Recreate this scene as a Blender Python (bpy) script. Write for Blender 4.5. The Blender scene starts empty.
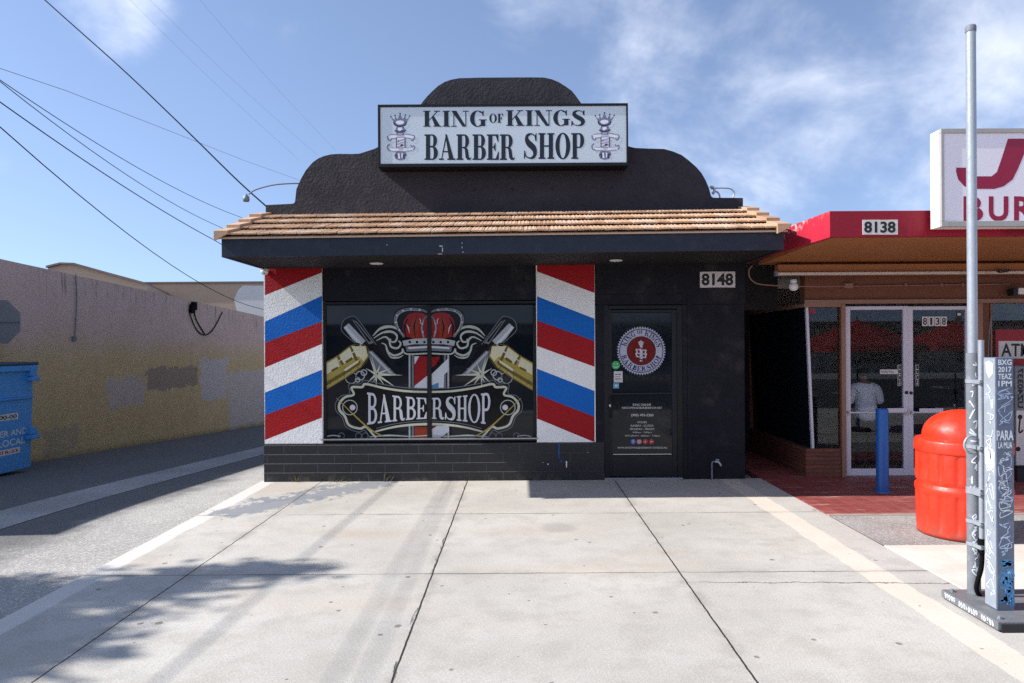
import bpy, bmesh, math, random
from mathutils import Vector, Matrix, noise as mnoise
from mathutils.geometry import tessellate_polygon
R = random.Random(7)
scn = bpy.context.scene
COL = scn.collection

# ------------------------------------------------------------------ camera model
F = 717.0; CX = 519.0; CY = 345.0; HC = 1.69; ROLL = 0.0061
SR, CR = math.sin(ROLL), math.cos(ROLL)
def P(px, py, Y):
    u, v = px - CX, CY - py
    return Vector(((u*CR + v*SR)*Y/F, Y, HC + (-u*SR + v*CR)*Y/F))
cam_d = bpy.data.cameras.new('camera'); cam = bpy.data.objects.new('camera', cam_d); COL.objects.link(cam)
cam_d.sensor_width = 36; cam_d.lens = F/1024*36; cam_d.clip_end = 2000; cam_d.clip_start = .05
cam_d.shift_x = (512-CX)/1024; cam_d.shift_y = (CY-341.5)/1024
cam.matrix_world = Matrix(((CR, SR, 0, 0), (0, 0, -1, 0), (-SR, CR, 0, HC), (0, 0, 0, 1)))
scn.camera = cam

# ------------------------------------------------------------------ materials
class NT:
    def __init__(s, name):
        s.m = bpy.data.materials.new(name); s.m.use_nodes = True
        s.t = s.m.node_tree; s.b = s.t.nodes['Principled BSDF']; s.out = s.t.nodes['Material Output']
        s.tc = s.t.nodes.new('ShaderNodeTexCoord'); s.co = s.tc.outputs['Object']
        s._sep = None
    def n(s, typ, **kw):
        nd = s.t.nodes.new(typ)
        for k, v in kw.items(): setattr(nd, k, v)
        return nd
    def l(s, a, b): s.t.links.new(a, b)
    def put(s, sock, v):
        if isinstance(v, bpy.types.NodeSocket): s.l(v, sock)
        elif v is not None: sock.default_value = v
    def xyz(s):
        if not s._sep:
            s._sep = s.n('ShaderNodeSeparateXYZ'); s.l(s.co, s._sep.inputs[0])
        return s._sep.outputs
    def math(s, op, a, b=None, c=None, clamp=False):
        nd = s.n('ShaderNodeMath', operation=op); nd.use_clamp = clamp
        s.put(nd.inputs[0], a)
        if b is not None: s.put(nd.inputs[1], b)
        if c is not None: s.put(nd.inputs[2], c)
        return nd.outputs[0]
    def noise(s, scale, detail=5, rough=.55, vec=None, dim='3D', dist=0):
        nd = s.n('ShaderNodeTexNoise', noise_dimensions=dim)
        s.l(vec or s.co, nd.inputs['Vector']); nd.inputs['Scale'].default_value = scale
        nd.inputs['Detail'].default_value = detail; nd.inputs['Roughness'].default_value = rough
        nd.inputs['Distortion'].default_value = dist
        return nd.outputs[0]
    def scaled(s, sx, sy, sz):
        nd = s.n('ShaderNodeMapping'); s.l(s.co, nd.inputs[0]); nd.inputs['Scale'].default_value = (sx, sy, sz)
        return nd.outputs[0]
    def ramp(s, v, a, b, lo=0., hi=1.):
        nd = s.n('ShaderNodeMapRange'); nd.clamp = True; nd.interpolation_type = 'SMOOTHSTEP'
        s.put(nd.inputs[0], v); nd.inputs[1].default_value = a; nd.inputs[2].default_value = b
        nd.inputs[3].default_value = lo; nd.inputs[4].default_value = hi
        return nd.outputs[0]
    def mix(s, f, a, b, mode='MIX'):
        nd = s.n('ShaderNodeMix', data_type='RGBA', blend_type=mode)
        s.put(nd.inputs[0], f)
        for i, v in ((6, a), (7, b)):
            if isinstance(v, tuple): v = (*v[:3], 1)
            s.put(nd.inputs[i], v)
        return nd.outputs[2]
    def band(s, v, c, w, soft):
        """1 within w of c, falling to 0 over soft"""
        d = s.math('ABSOLUTE', s.math('SUBTRACT', v, c))
        return s.ramp(d, w, w+soft, 1, 0)
    def bump(s, h, strength, dist=.01):
        nd = s.n('ShaderNodeBump'); nd.inputs['Strength'].default_value = strength; nd.inputs['Distance'].default_value = dist
        s.l(h, nd.inputs['Height'])
        old = s.b.inputs['Normal'].links
        if old: s.l(old[0].from_socket, nd.inputs['Normal'])
        s.l(nd.outputs[0], s.b.inputs['Normal'])
    def fin(s, col, rough=.7, spec=.4, metal=0):
        if isinstance(col, tuple): col = (*col[:3], 1)
        s.put(s.b.inputs['Base Color'], col); s.put(s.b.inputs['Roughness'], rough)
        s.b.inputs['Specular IOR Level'].default_value = spec; s.b.inputs['Metallic'].default_value = metal
        return s.m

def sc(c, k): return tuple(min(1, x*k) for x in c)
def mk(name, c, rough=.6, var=.12, vs=3., spec=.4, metal=0, bump=0, bs=60., bd=.006, dirt=0, dirtc=(.08, .07, .06), coat=0):
    t = NT(name)
    col = t.mix(t.noise(vs, 6), sc(c, 1-var), sc(c, 1+var))
    col = t.mix(t.ramp(t.noise(vs*14, 4), .35, .75, 0, .35), col, sc(c, 1-var*1.5))
    if dirt:
        col = t.mix(t.ramp(t.noise(vs*1.7, 8, .7), .52, .72, 0, dirt), col, dirtc)
    rr = t.ramp(t.noise(vs*5, 4), .3, .7, max(.02, rough-.08), min(1, rough+.08))
    if bump: t.bump(t.noise(bs, 5, .6), bump, bd)
    m = t.fin(col, rr, spec, metal)
    if coat: t.b.inputs['Coat Weight'].default_value = coat; t.b.inputs['Coat Roughness'].default_value = .08
    return m

M = {}
# dark facade paint
M['black'] = mk('charcoal_stucco', (.0105, .0105, .016), .7, .35, 1.6, .2, bump=.4, bs=50, bd=.012, dirt=.38, dirtc=(.07, .065, .06))
M['parapet'] = mk('parapet_stucco', (.041, .037, .046), .8, .3, 1.2, .2, bump=.7, bs=34, bd=.035, dirt=.3, dirtc=(.085, .078, .08))
M['navy'] = mk('fascia_paint', (.009, .013, .028), .5, .3, 2, .4, bump=.2, bs=30, dirt=.18, dirtc=(.08, .09, .11))
M['soffit'] = mk('soffit_paint', (.016, .014, .014), .7, .2, 2, .3, bump=.2, bs=40)
M['trim'] = mk('black_metal', (.006, .006, .008), .5, .2, 3, .3)
M['doorleaf'] = mk('door_paint', (.008, .009, .014), .42, .25, 2, .3)
def pier_paint(name, c):
    return mk(name, c, .55, .1, 4, .2, bump=.6, bs=40, bd=.018, dirt=.10, dirtc=sc(c, .55))
M['pred'] = pier_paint('red_stripe_paint', (.33, .006, .010)); M['pwhite'] = pier_paint('white_stripe_paint', (.80, .79, .78))
M['pblue'] = pier_paint('blue_stripe_paint', (.003, .120, .47))
# black painted blocks
t = NT('painted_block')
cv = t.n('ShaderNodeCombineXYZ'); X, Y_, Z = t.xyz(); t.l(X, cv.inputs[0]); t.l(Z, cv.inputs[1])
br = t.n('ShaderNodeTexBrick'); t.l(cv.outputs[0], br.inputs[0]); br.inputs['Scale'].default_value = 1
br.inputs['Brick Width'].default_value = .42; br.inputs['Row Height'].default_value = .1145; br.inputs['Mortar Size'].default_value = .006
br.inputs['Mortar Smooth'].default_value = .4
br.inputs['Color1'].default_value = (.012, .012, .015, 1); br.inputs['Color2'].default_value = (.02, .02, .024, 1)
br.inputs['Mortar'].default_value = (.045, .045, .05, 1)
mort = t.math('MULTIPLY', br.outputs['Fac'], t.ramp(t.noise(3.3, 3), .30, .58, .35, 1))
c = t.mix(mort, t.mix(t.noise(6, 5), (.008, .008, .010), (.019, .019, .023)), (.055, .056, .063))
c = t.mix(t.math('MULTIPLY', t.ramp(Z, .0, .12, 1, 0), t.ramp(t.noise(9, 6, .7), .45, .65, 0, .7)), c, (.10, .085, .06))
c = t.mix(t.ramp(t.noise(38, 2), .76, .79, 0, .5), c, (.35, .36, .4))
t.bump(t.math('SUBTRACT', 1, br.outputs['Fac']), .8, .008); t.bump(t.noise(70, 4), .35, .006)
M['block'] = t.fin(c, .5, .4)
# glassy vinyl film on window / door glass
def film(name, c, rough=.04, spec=.5, var=.12):
    return mk(name, c, rough, var, 6, spec)
M['glassblack'] = film('smoked_glass', (.006, .009, .014), .035, .28)
t = NT('window_film'); c = t.mix(t.ramp(t.noise(1.7, 5), .35, .7), (.006, .009, .014), (.013, .014, .018))
M['windowfilm'] = t.fin(c, .03, .28)
for k, c in dict(silver=(.36, .38, .40), silver_d=(.14, .15, .17), cream=(.50, .51, .40), gold=(.36, .28, .07), gold_d=(.12, .09, .03), goldl=(.60, .56, .36),
                 vred=(.25, .012, .014), vorange=(.25, .032, .015), vwhite=(.54, .56, .60), vblue=(.06, .20, .38), vdark=(.006, .006, .008),
                 pale=(.40, .43, .38), emb=(.42, .42, .50), brownred=(.15, .016, .012), inkblue=(.025, .04, .12), sgreen=(.05, .40, .12), spaper=(.55, .53, .52),
                 sblue=(.12, .34, .48), fb=(.07, .17, .42), ig=(.45, .14, .20), yt=(.42, .05, .06), lettering=(.50, .49, .46)).items():
    M[k] = film('vinyl_'+k, c, .15, .2)
M['glint'] = mk('edge_glint', (.55, .5, .45), .5)  # glint along the foot of the door pane, put in as pale colour
# sign
M['signwhite'] = mk('sign_face_acrylic', (.58, .66, .71), .25, .03, 2, .5)
M['signink'] = mk('sign_ink', (.006, .012, .022), .4, .1); M['signpurple'] = mk('sign_purple', (.42, .36, .50), .4, .1)
M['signgrey'] = mk('sign_greyblue', (.17, .19, .30), .4, .1); M['signpale'] = mk('sign_pale', (.82, .80, .84), .4, .05)
M['plate'] = mk('plate_white', (.62, .59, .56), .45, .1, 20, dirt=.15); M['plateink'] = mk('plate_black', (.01, .01, .01), .5)
# roof tile shades
for i, c in enumerate(((.48, .305, .19), (.45, .275, .165), (.52, .34, .22), (.40, .24, .145), (.52, .36, .25))):
    M['tile%d' % i] = mk('roof_tile_%s' % 'abcde'[i], c, .75, .12, 9, .3, bump=.4, bs=60, dirt=.25, dirtc=(.27, .17, .11))
# restaurant
M['rred'] = mk('red_fascia_paint', (.27, .006, .022), .5, .15, 2, .3, bump=.15, bs=20, dirt=.25, dirtc=(.16, .02, .03))
t = NT('sunlit_worn_red_fascia'); c = t.mix(t.noise(3, 5), (.38, .010, .030), (.50, .025, .05))  # brighter red: sun on the canopy end put into the colour, plus chips
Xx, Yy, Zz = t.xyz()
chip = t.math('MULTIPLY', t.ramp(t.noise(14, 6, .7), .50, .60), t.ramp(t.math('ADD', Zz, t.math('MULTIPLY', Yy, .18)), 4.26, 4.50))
c = t.mix(chip, c, (.62, .50, .50)); M['rred_lit_worn'] = t.fin(c, .5)
M['rsoffit'] = mk('brown_soffit', (.36, .15, .055), .7, .16, 2.2, .3, bump=.2, bs=25, dirt=.25, dirtc=(.12, .05, .02))
M['rwall'] = mk('brown_stucco', (.17, .065, .035), .7, .15, 2, .3, bump=.5, bs=60, dirt=.2, dirtc=(.06, .03, .02))
M['rtrim'] = mk('tan_trim', (.27, .145, .10), .6, .15, 5)
t = NT('bulkhead_brick'); cv = t.n('ShaderNodeCombineXYZ'); X, Y_, Z = t.xyz()
t.l(t.math('ADD', X, Y_), cv.inputs[0]); t.l(Z, cv.inputs[1])
br = t.n('ShaderNodeTexBrick'); t.l(cv.outputs[0], br.inputs[0]); br.inputs['Scale'].default_value = 1
br.inputs['Brick Width'].default_value = .25; br.inputs['Row Height'].default_value = .052; br.inputs['Mortar Size'].default_value = .005
br.inputs['Color1'].default_value = (.20, .062, .036, 1); br.inputs['Color2'].default_value = (.14, .045, .03, 1); br.inputs['Mortar'].default_value = (.07, .04, .03, 1)
t.bump(t.math('SUBTRACT', 1, br.outputs['Fac']), .7, .006)
M['bulkhead'] = t.fin(t.mix(t.ramp(t.noise(5, 6), .4, .7, 0, .5), br.outputs['Color'], (.10, .035, .025)), .65)
M['alu'] = mk('pale_aluminium', (.60, .57, .64), .35, .06, 5, .5, dirt=.12)
M['alud'] = mk('grey_aluminium', (.33, .33, .35), .3, .1, 5, .5, metal=.6)
M['rsign'] = mk('burger_sign_face', (.80, .77, .82), .28, .04, 1.5, .5)
M['rsignframe'] = mk('burger_sign_frame', (.38, .37, .35), .4, .12, 6, dirt=.2); M['rsignside'] = mk('burger_sign_side', (.80, .78, .74), .5, .06, 3, dirt=.15)
M['magenta'] = mk('burger_sign_red', (.29, .005, .042), .35, .06)
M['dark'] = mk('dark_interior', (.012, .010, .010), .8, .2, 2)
M['interior'] = mk('interior_floor', (.26, .20, .16), .5, .2, 2); M['inwall'] = mk('interior_wall', (.30, .26, .21), .8, .1, 1)
M['white'] = mk('white_plastic', (.74, .72, .70), .4, .06, 5, dirt=.1)
M['grime'] = mk('old_white_paint', (.58, .53, .47), .5, .12, 5, dirt=.35)
M['poster'] = mk('red_poster', (.30, .010, .016), .3, .1, 3)
# glass that lets you look in
t = NT('clear_glass'); tr = t.n('ShaderNodeBsdfTransparent'); tr.inputs[0].default_value = (.86, .88, .90, 1)
gl = t.n('ShaderNodeBsdfGlossy'); gl.inputs['Roughness'].default_value = .015; gl.inputs[0].default_value = (.85, .92, 1, 1)
lw = t.n('ShaderNodeFresnel'); lw.inputs[0].default_value = 1.55
t.bump(t.noise(1.1, 1), .015, .02)
fac = t.math('MULTIPLY_ADD', lw.outputs[0], .40, .002, clamp=True)
mx = t.n('ShaderNodeMixShader'); t.l(fac, mx.inputs[0]); t.l(tr.outputs[0], mx.inputs[1]); t.l(gl.outputs[0], mx.inputs[2]); t.l(mx.outputs[0], t.out.inputs[0])
M['glass'] = t.m
# street things
M['galv'] = mk('galvanised_steel', (.36, .39, .43), .42, .15, 9, .5, metal=.35, dirt=.25, dirtc=(.3, .3, .3))
M['galvpaint'] = mk('scuffed_grey_paint', (.17, .185, .205), .5, .3, 9, .4, bump=.2, bs=60, dirt=.4, dirtc=(.45, .47, .5))
M['postgrey'] = mk('shaded_grey_paint', (.105, .13, .19), .45, .2, 5, .45, dirt=.25, dirtc=(.28, .33, .42))  # darker pillar grey: shade on the front put into the colour
M['postlit'] = mk('sunlit_grey_paint', (.27, .30, .34), .5, .3, 8, .4, bump=.2, bs=40, dirt=.5, dirtc=(.42, .46, .5))  # paler copy of the pillar grey, sunlight put into the colour
M['basegrey'] = mk('base_plate_grey', (.15, .155, .165), .55, .3, 6, .4, bump=.3, bs=60, dirt=.4, dirtc=(.3, .3, .3))
M['basedark'] = mk('base_plate_black', (.018, .018, .022), .5, .3, 6, .4)
M['graf'] = mk('white_marker', (.60, .64, .70), .5, .2, 30); M['grafblue'] = mk('pale_blue_marker', (.42, .52, .70), .5, .1)
M['grafb2'] = mk('blue_spray', (.05, .22, .45), .5, .2)
M['trash'] = mk('orange_red_plastic', (.66, .030, .009), .36, .12, 3, .5, bump=.08, bs=90, dirt=.30, dirtc=(.36, .04, .025))
M['bollard'] = mk('blue_bollard_paint', (.012, .10, .36), .4, .12, 6, .5, dirt=.2, dirtc=(.05, .10, .2))
M['dump'] = mk('dumpster_blue', (.05, .26, .60), .5, .15, 3, .4, bump=.2, bs=12, dirt=.35, dirtc=(.05, .09, .17))
M['dumpd'] = mk('dumpster_dark', (.03, .05, .09), .5, .2, 3)
M['wire'] = mk('cable_black', (.006, .006, .007), .9, spec=.08); M['wiregrey'] = mk('cable_grey', (.16, .17, .20), .6)
M['wood'] = mk('pole_wood', (.14, .09, .06), .8, .3, 4, bump=.5, bs=30)
M['signback'] = mk('sign_back_grey', (.20, .22, .25), .5, .15, 6, metal=.2)
M['umb'] = mk('umbrella_red', (.42, .012, .014), .7, .1, 4)
M['leaf'] = mk('leaf_green', (.05, .085, .025), .5, .4, 2); M['dry'] = mk('dry_grass', (.24, .18, .09), .8, .3, 20)
M['skin'] = mk('skin', (.24, .12, .075), .5, .08, 8); M['shirt'] = mk('grey_shirt', (.86, .87, .92), .85, .12, 10, .2, bump=.5, bs=22, bd=.02)
M['trousers'] = mk('dark_trousers', (.012, .012, .016), .8, .2, 6); M['hair'] = mk('black_hair', (.008, .007, .007), .6, .3, 30, bump=.6, bs=90)
M['shoe'] = mk('white_trainer', (.7, .68, .66), .6, .1, 12)
M['bldg'] = mk('tan_render', (.44, .33, .25), .8, .12, .5, .2, bump=.2, bs=20, dirt=.25, dirtc=(.33, .25, .19))
M['bldgpale'] = mk('pale_render', (.60, .60, .60), .8, .1, .6, .2); M['bldgcap'] = mk('grey_brown_roof', (.20, .16, .14), .8, .2, 1)
M['across'] = mk('far_shopfront_paint', (.42, .38, .33), .8, .15, .4)

t = NT('scuffed_orange_red_plastic'); X, Y_, Z = t.xyz()
c = t.mix(t.noise(3, 5), (.60, .024, .008), (.70, .040, .012))
c = t.mix(t.ramp(t.noise(1.0, 6, .7, t.scaled(14, 14, 1.2)), .54, .72, 0, .55), c, (.42, .045, .025))
c = t.mix(t.math('MULTIPLY', t.ramp(Z, .02, .22, 1, 0), t.ramp(t.noise(9, 6, .7), .35, .65, .1, .7)), c, (.20, .07, .045))
c = t.mix(t.ramp(t.noise(1.0, 5, .7, t.scaled(60, 60, 9)), .68, .72, 0, .45), c, (.75, .25, .18))
c = t.mix(t.ramp(t.noise(16, 6, .75), .62, .70, 0, .4), c, (.30, .06, .04))
t.bump(t.noise(60, 4), .12, .004)
M['trash'] = t.fin(c, t.ramp(t.noise(12, 6), .3, .7, .28, .55), .45)
# ---- concrete forecourt
t = NT('forecourt_concrete'); X, Y_, Z = t.xyz()
big = t.noise(.55, 6, .6); med = t.noise(3.5, 8, .65); fine = t.noise(52, 5, .75); grit = t.noise(105, 3, .7)
c = t.mix(t.ramp(big, .35, .65), (.385, .365, .325), (.485, .462, .418))
c = t.mix(t.ramp(med, .44, .66, 0, .6), c, (.335, .31, .27))
# slab to slab tone
fx = t.math('FLOOR', t.math('DIVIDE', t.math('ADD', X, 2.47), 1.825)); fy = t.math('FLOOR', t.math('DIVIDE', t.math('SUBTRACT', Y_, 5.31), 1.88))
cc = t.n('ShaderNodeCombineXYZ'); t.l(fx, cc.inputs[0]); t.l(fy, cc.inputs[1])
wn = t.n('ShaderNodeTexWhiteNoise'); t.l(cc.outputs[0], wn.inputs[0])
c = t.mix(t.math('MULTIPLY', wn.outputs[0], .30), c, (.52, .48, .43))
c = t.mix(t.ramp(fine, .47, .68, 0, .55), c, (.33, .305, .27)); c = t.mix(t.ramp(grit, .55, .68, 0, .6), c, (.74, .70, .64))
c = t.mix(t.ramp(grit, .30, .44, .65, 0), c, (.24, .22, .20))
# orange-brown staining across the middle
c = t.mix(t.math('MULTIPLY', t.ramp(t.noise(.9, 5, .6, t.scaled(.5, 1.6, 1)), .50, .72, 0, .40), t.ramp(Y_, 3.6, 6, .3, 1)), c, (.45, .34, .24))
# pale strip along the right and pale lip at the left
wob = t.math('MULTIPLY', t.math('SUBTRACT', t.noise(2.5, 6, .65), .5), .10)
xw = t.math('ADD', X, wob)
c = t.mix(t.math('MULTIPLY', t.band(xw, 2.60, .105, .015), .55), c, (.70, .60, .49))
c = t.mix(t.math('MULTIPLY', t.ramp(xw, 2.73, 2.76), .22), c, (.42, .40, .37))
c = t.mix(t.math('MULTIPLY', t.ramp(xw, -3.08, -3.05, 1, 0), .55), c, (.68, .65, .60))
# dry run-off stain
for (ax, ay, bx, by, w) in ((-2.92, 7.35, -1.72, 8.88, .26), (-2.75, 7.85, -2.25, 8.85, .10), (-2.95, 7.9, -2.2, 8.0, .12)):
    L2 = (bx-ax)**2+(by-ay)**2
    tt = t.math('DIVIDE', t.math('ADD', t.math('MULTIPLY', t.math('SUBTRACT', X, ax), bx-ax), t.math('MULTIPLY', t.math('SUBTRACT', Y_, ay), by-ay)), L2, clamp=True)
    dx = t.math('SUBTRACT', X, t.math('MULTIPLY_ADD', tt, bx-ax, ax)); dy = t.math('SUBTRACT', Y_, t.math('MULTIPLY_ADD', tt, by-ay, ay))
    d = t.math('SQRT', t.math('ADD', t.math('MULTIPLY', dx, dx), t.math('MULTIPLY', dy, dy)))
    d = t.math('ADD', d, t.math('MULTIPLY', t.math('SUBTRACT', t.noise(5.5, 8, .72, t.scaled(1.5, 1.0, 1)), .5), 1.15))
    c = t.mix(t.ramp(d, w-.09, w+.01, .85, 0), c, (.20, .21, .23))
# gum and oil spots
vo = t.n('ShaderNodeTexVoronoi', voronoi_dimensions='2D'); t.l(t.co, vo.inputs['Vector']); vo.inputs['Scale'].default_value = 2.6
sz = t.ramp(t.noise(1.9, 2), .42, .75, .0, .068)
gum = t.math('LESS_THAN', t.math('ADD', vo.outputs['Distance'], t.math('MULTIPLY', t.math('SUBTRACT', t.noise(40, 2), .5), .05)), sz)
c = t.mix(t.math('MULTIPLY', gum, .68), c, (.10, .095, .09))
oil = t.math('ADD', t.math('POWER', t.math('MULTIPLY', t.math('ADD', X, -.35), 1), 2), t.math('POWER', t.math('MULTIPLY', t.math('SUBTRACT', Y_, 6.62), 1.0), 2))
c = t.mix(t.ramp(t.math('ADD', oil, t.math('MULTIPLY', t.noise(9, 4), .03)), .02, .06, .45, 0), c, (.25, .235, .22))
c = t.mix(t.ramp(t.noise(6, 8, .75), .62, .74, 0, .5), c, (.24, .22, .20))
for x0 in (-2.47, -.65, 1.18): c = t.mix(t.math('MULTIPLY', t.band(X, x0, .0, .10), t.ramp(t.noise(2.7, 6, .7), .42, .66, 0, .5)), c, (.22, .20, .175))
for y0 in (3.43, 5.31, 7.19): c = t.mix(t.math('MULTIPLY', t.band(Y_, y0, .0, .10), t.ramp(t.noise(2.3, 6, .7), .45, .68, 0, .4)), c, (.24, .22, .19))
# joints and the crack that follows one of them
jx = t.math('ADD', X, t.math('MULTIPLY', t.math('SUBTRACT', t.noise(6, 4, .6), .5), .016))
jn = None
for x0, w in ((-2.47, .0022), (-.65, .0035), (1.18, .0032)):
    b = t.band(jx, x0, w, .004); jn = b if jn is None else t.math('MAXIMUM', jn, b)
jy = t.math('ADD', Y_, t.math('MULTIPLY', t.math('SUBTRACT', t.noise(5, 4, .6), .5), .03))
for y0 in (3.43, 5.31, 7.19):
    b = t.math('MULTIPLY', t.band(jy, y0, .003, .006), t.ramp(t.noise(1.3, 3), .35, .6, .25, .8)); jn = t.math('MAXIMUM', jn, b)
crk = t.math('ADD', X, t.math('MULTIPLY', t.math('SUBTRACT', t.noise(4, 6, .7), .5), .09))
b = t.math('MULTIPLY', t.band(crk, -.655, .003, .009), t.ramp(t.noise(2.2, 3), .54, .66, 0, .6)); jn = t.math('MAXIMUM', jn, b)
crk2 = t.math('ADD', t.math('ADD', Y_, t.math('MULTIPLY', X, .03)), t.math('MULTIPLY', t.math('SUBTRACT', t.noise(3, 6, .7), .5), .15))
b = t.math('MULTIPLY', t.band(crk2, 5.12, .003, .006), t.ramp(X, 1.0, 1.6, 0, .75)); jn = t.math('MAXIMUM', jn, b)
c = t.mix(jn, c, (.035, .032, .03))
t.bump(t.math('SUBTRACT', 1, jn), .8, .01); t.bump(fine, .35, .004); t.bump(grit, .25, .002)
M['slab'] = t.fin(c, .82, .25)
# ---- pad to the right
t = NT('pale_concrete'); c = t.mix(t.ramp(t.noise(1.1, 7, .65), .35, .65), (.54, .50, .43), (.68, .63, .55))
c = t.mix(t.ramp(t.noise(130, 3), .42, .7, 0, .4), c, (.36, .32, .28)); c = t.mix(t.ramp(t.noise(7, 6, .75), .66, .74, 0, .8), c, (.20, .18, .16))
t.bump(t.noise(130, 3), .3, .004); M['pad'] = t.fin(c, .85, .25)
# ---- asphalt (alley / patch / road)
def asphalt(name, a, b, spk, wall_shade=False):
    t = NT(name); c = t.mix(t.ramp(t.noise(.7, 7, .65), .35, .68), a, b)
    g = t.noise(38, 5, .8); g2 = t.noise(75, 4, .75)
    c = t.mix(t.ramp(g, .50, .64, 0, .8), c, spk); c = t.mix(t.ramp(g2, .34, .47, .75, 0), c, sc(a, .35))
    c = t.mix(t.ramp(t.noise(2.2, 8, .75), .58, .72, 0, .35), c, sc(a, .55))
    if wall_shade:
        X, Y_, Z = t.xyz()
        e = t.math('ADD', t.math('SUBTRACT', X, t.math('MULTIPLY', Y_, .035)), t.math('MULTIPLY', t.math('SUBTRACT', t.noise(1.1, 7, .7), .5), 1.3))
        c = t.mix(t.ramp(e, -4.75, -4.15, .86, 0), c, t.mix(t.ramp(g2, .4, .6), (.075, .075, .075), (.15, .148, .145)))  # darkened up to the wall's shadow edge: shade put into the asphalt colour
    t.bump(g, .7, .012); t.bump(g2, .5, .005)
    return t.fin(c, .9, .2)
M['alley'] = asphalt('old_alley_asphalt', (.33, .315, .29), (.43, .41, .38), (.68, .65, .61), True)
M['patch'] = asphalt('asphalt_patch', (.22, .21, .20), (.36, .345, .32), (.56, .54, .50))
M['road'] = asphalt('road_asphalt', (.06, .06, .06), (.10, .10, .10), (.16, .16, .16))
M['gutter'] = asphalt('gutter_concrete', (.30, .295, .285), (.42, .41, .395), (.52, .5, .48))
# ---- red patio tile
t = NT('red_patio_tile'); X, Y_, Z = t.xyz()
br = t.n('ShaderNodeTexBrick'); t.l(t.co, br.inputs[0]); br.inputs['Scale'].default_value = 1; br.offset = 0
br.inputs['Brick Width'].default_value = .15; br.inputs['Row Height'].default_value = .15; br.inputs['Mortar Size'].default_value = .004
br.inputs['Color1'].default_value = (.21, .040, .036, 1); br.inputs['Color2'].default_value = (.25, .055, .048, 1); br.inputs['Mortar'].default_value = (.28, .11, .09, 1)
c = t.mix(t.ramp(t.noise(2.2, 7, .7, t.scaled(1, 2.5, 1)), .45, .72, 0, .6), br.outputs['Color'], (.38, .15, .12))
c = t.mix(t.math('MULTIPLY', t.ramp(t.math('ADD', Y_, t.math('MULTIPLY', t.noise(5, 5), .12)), 7.08, 7.20, 1, 0), .75), c, (.46, .40, .35))
c = t.mix(t.math('MULTIPLY', t.ramp(t.noise(3, 7, .7, t.scaled(.5, 2.6, 1)), .56, .66), .55), c, (.50, .36, .32))
M['redtile'] = t.fin(c, .55, .4)
# ---- alley wall: pinkish top coat, ochre below, painted-out patches
t = NT('alley_wall_paint'); X, Y_, Z = t.xyz()
n1 = t.noise(1.2, 7, .65); n2 = t.noise(6, 6, .7)
top = t.mix(n1, (.50, .345, .295), (.63, .465, .40)); bot = t.mix(n1, (.47, .33, .165), (.61, .455, .245))
zz = t.math('ADD', t.math('ADD', Z, t.math('MULTIPLY', Y_, .022)), t.math('MULTIPLY', t.math('SUBTRACT', n1, .5), .7))
c = t.mix(t.ramp(zz, 1.65, 2.45), bot, top)
def patch(y0, y1, z0, z1, col, amt):
    global c
    wv = t.math('MULTIPLY', t.math('SUBTRACT', t.noise(2.6, 7, .7), .5), 1.1)
    yy = t.math('ADD', Y_, wv); zq = t.math('ADD', Z, t.math('MULTIPLY', wv, .5))
    m = t.math('MULTIPLY', t.band(yy, (y0+y1)/2, (y1-y0)/2, .03), t.band(zq, (z0+z1)/2, (z1-z0)/2, .025))
    c = t.mix(t.math('MULTIPLY', m, amt), c, col)
patch(15.75, 18.0, .74, 1.20, (.22, .165, .165), .7)
patch(18.2, 19.7, .30, 1.38, (.50, .45, .47), .75)
patch(19.8, 22.4, -.6, .98, (.49, .42, .43), .7)
patch(14.3, 15.6, .45, 1.05, (.45, .39, .42), .55)
patch(12.4, 13.4, -.2, .25, (.30, .25, .2), .5)
c = t.mix(t.ramp(n2, .5, .75, 0, .4), c, (.30, .225, .16))
drip = t.noise(2.2, 6, .7, t.scaled(1, 5, .35))
c = t.mix(t.math('MULTIPLY', t.ramp(drip, .52, .70), t.ramp(t.math('ADD', Z, t.math('MULTIPLY', Y_, .048)), 3.0, 3.6, 0, .75)), c, (.07, .055, .05))
c = t.mix(t.ramp(t.math('ADD', t.math('ADD', Z, t.math('MULTIPLY', Y_, .048)), t.math('MULTIPLY', n2, .35)), .48, .66, .55, 0), c, (.11, .085, .06))
t.bump(t.noise(34, 6, .75), .5, .03)
M['alleywall'] = t.fin(c, .85, .2)

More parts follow.
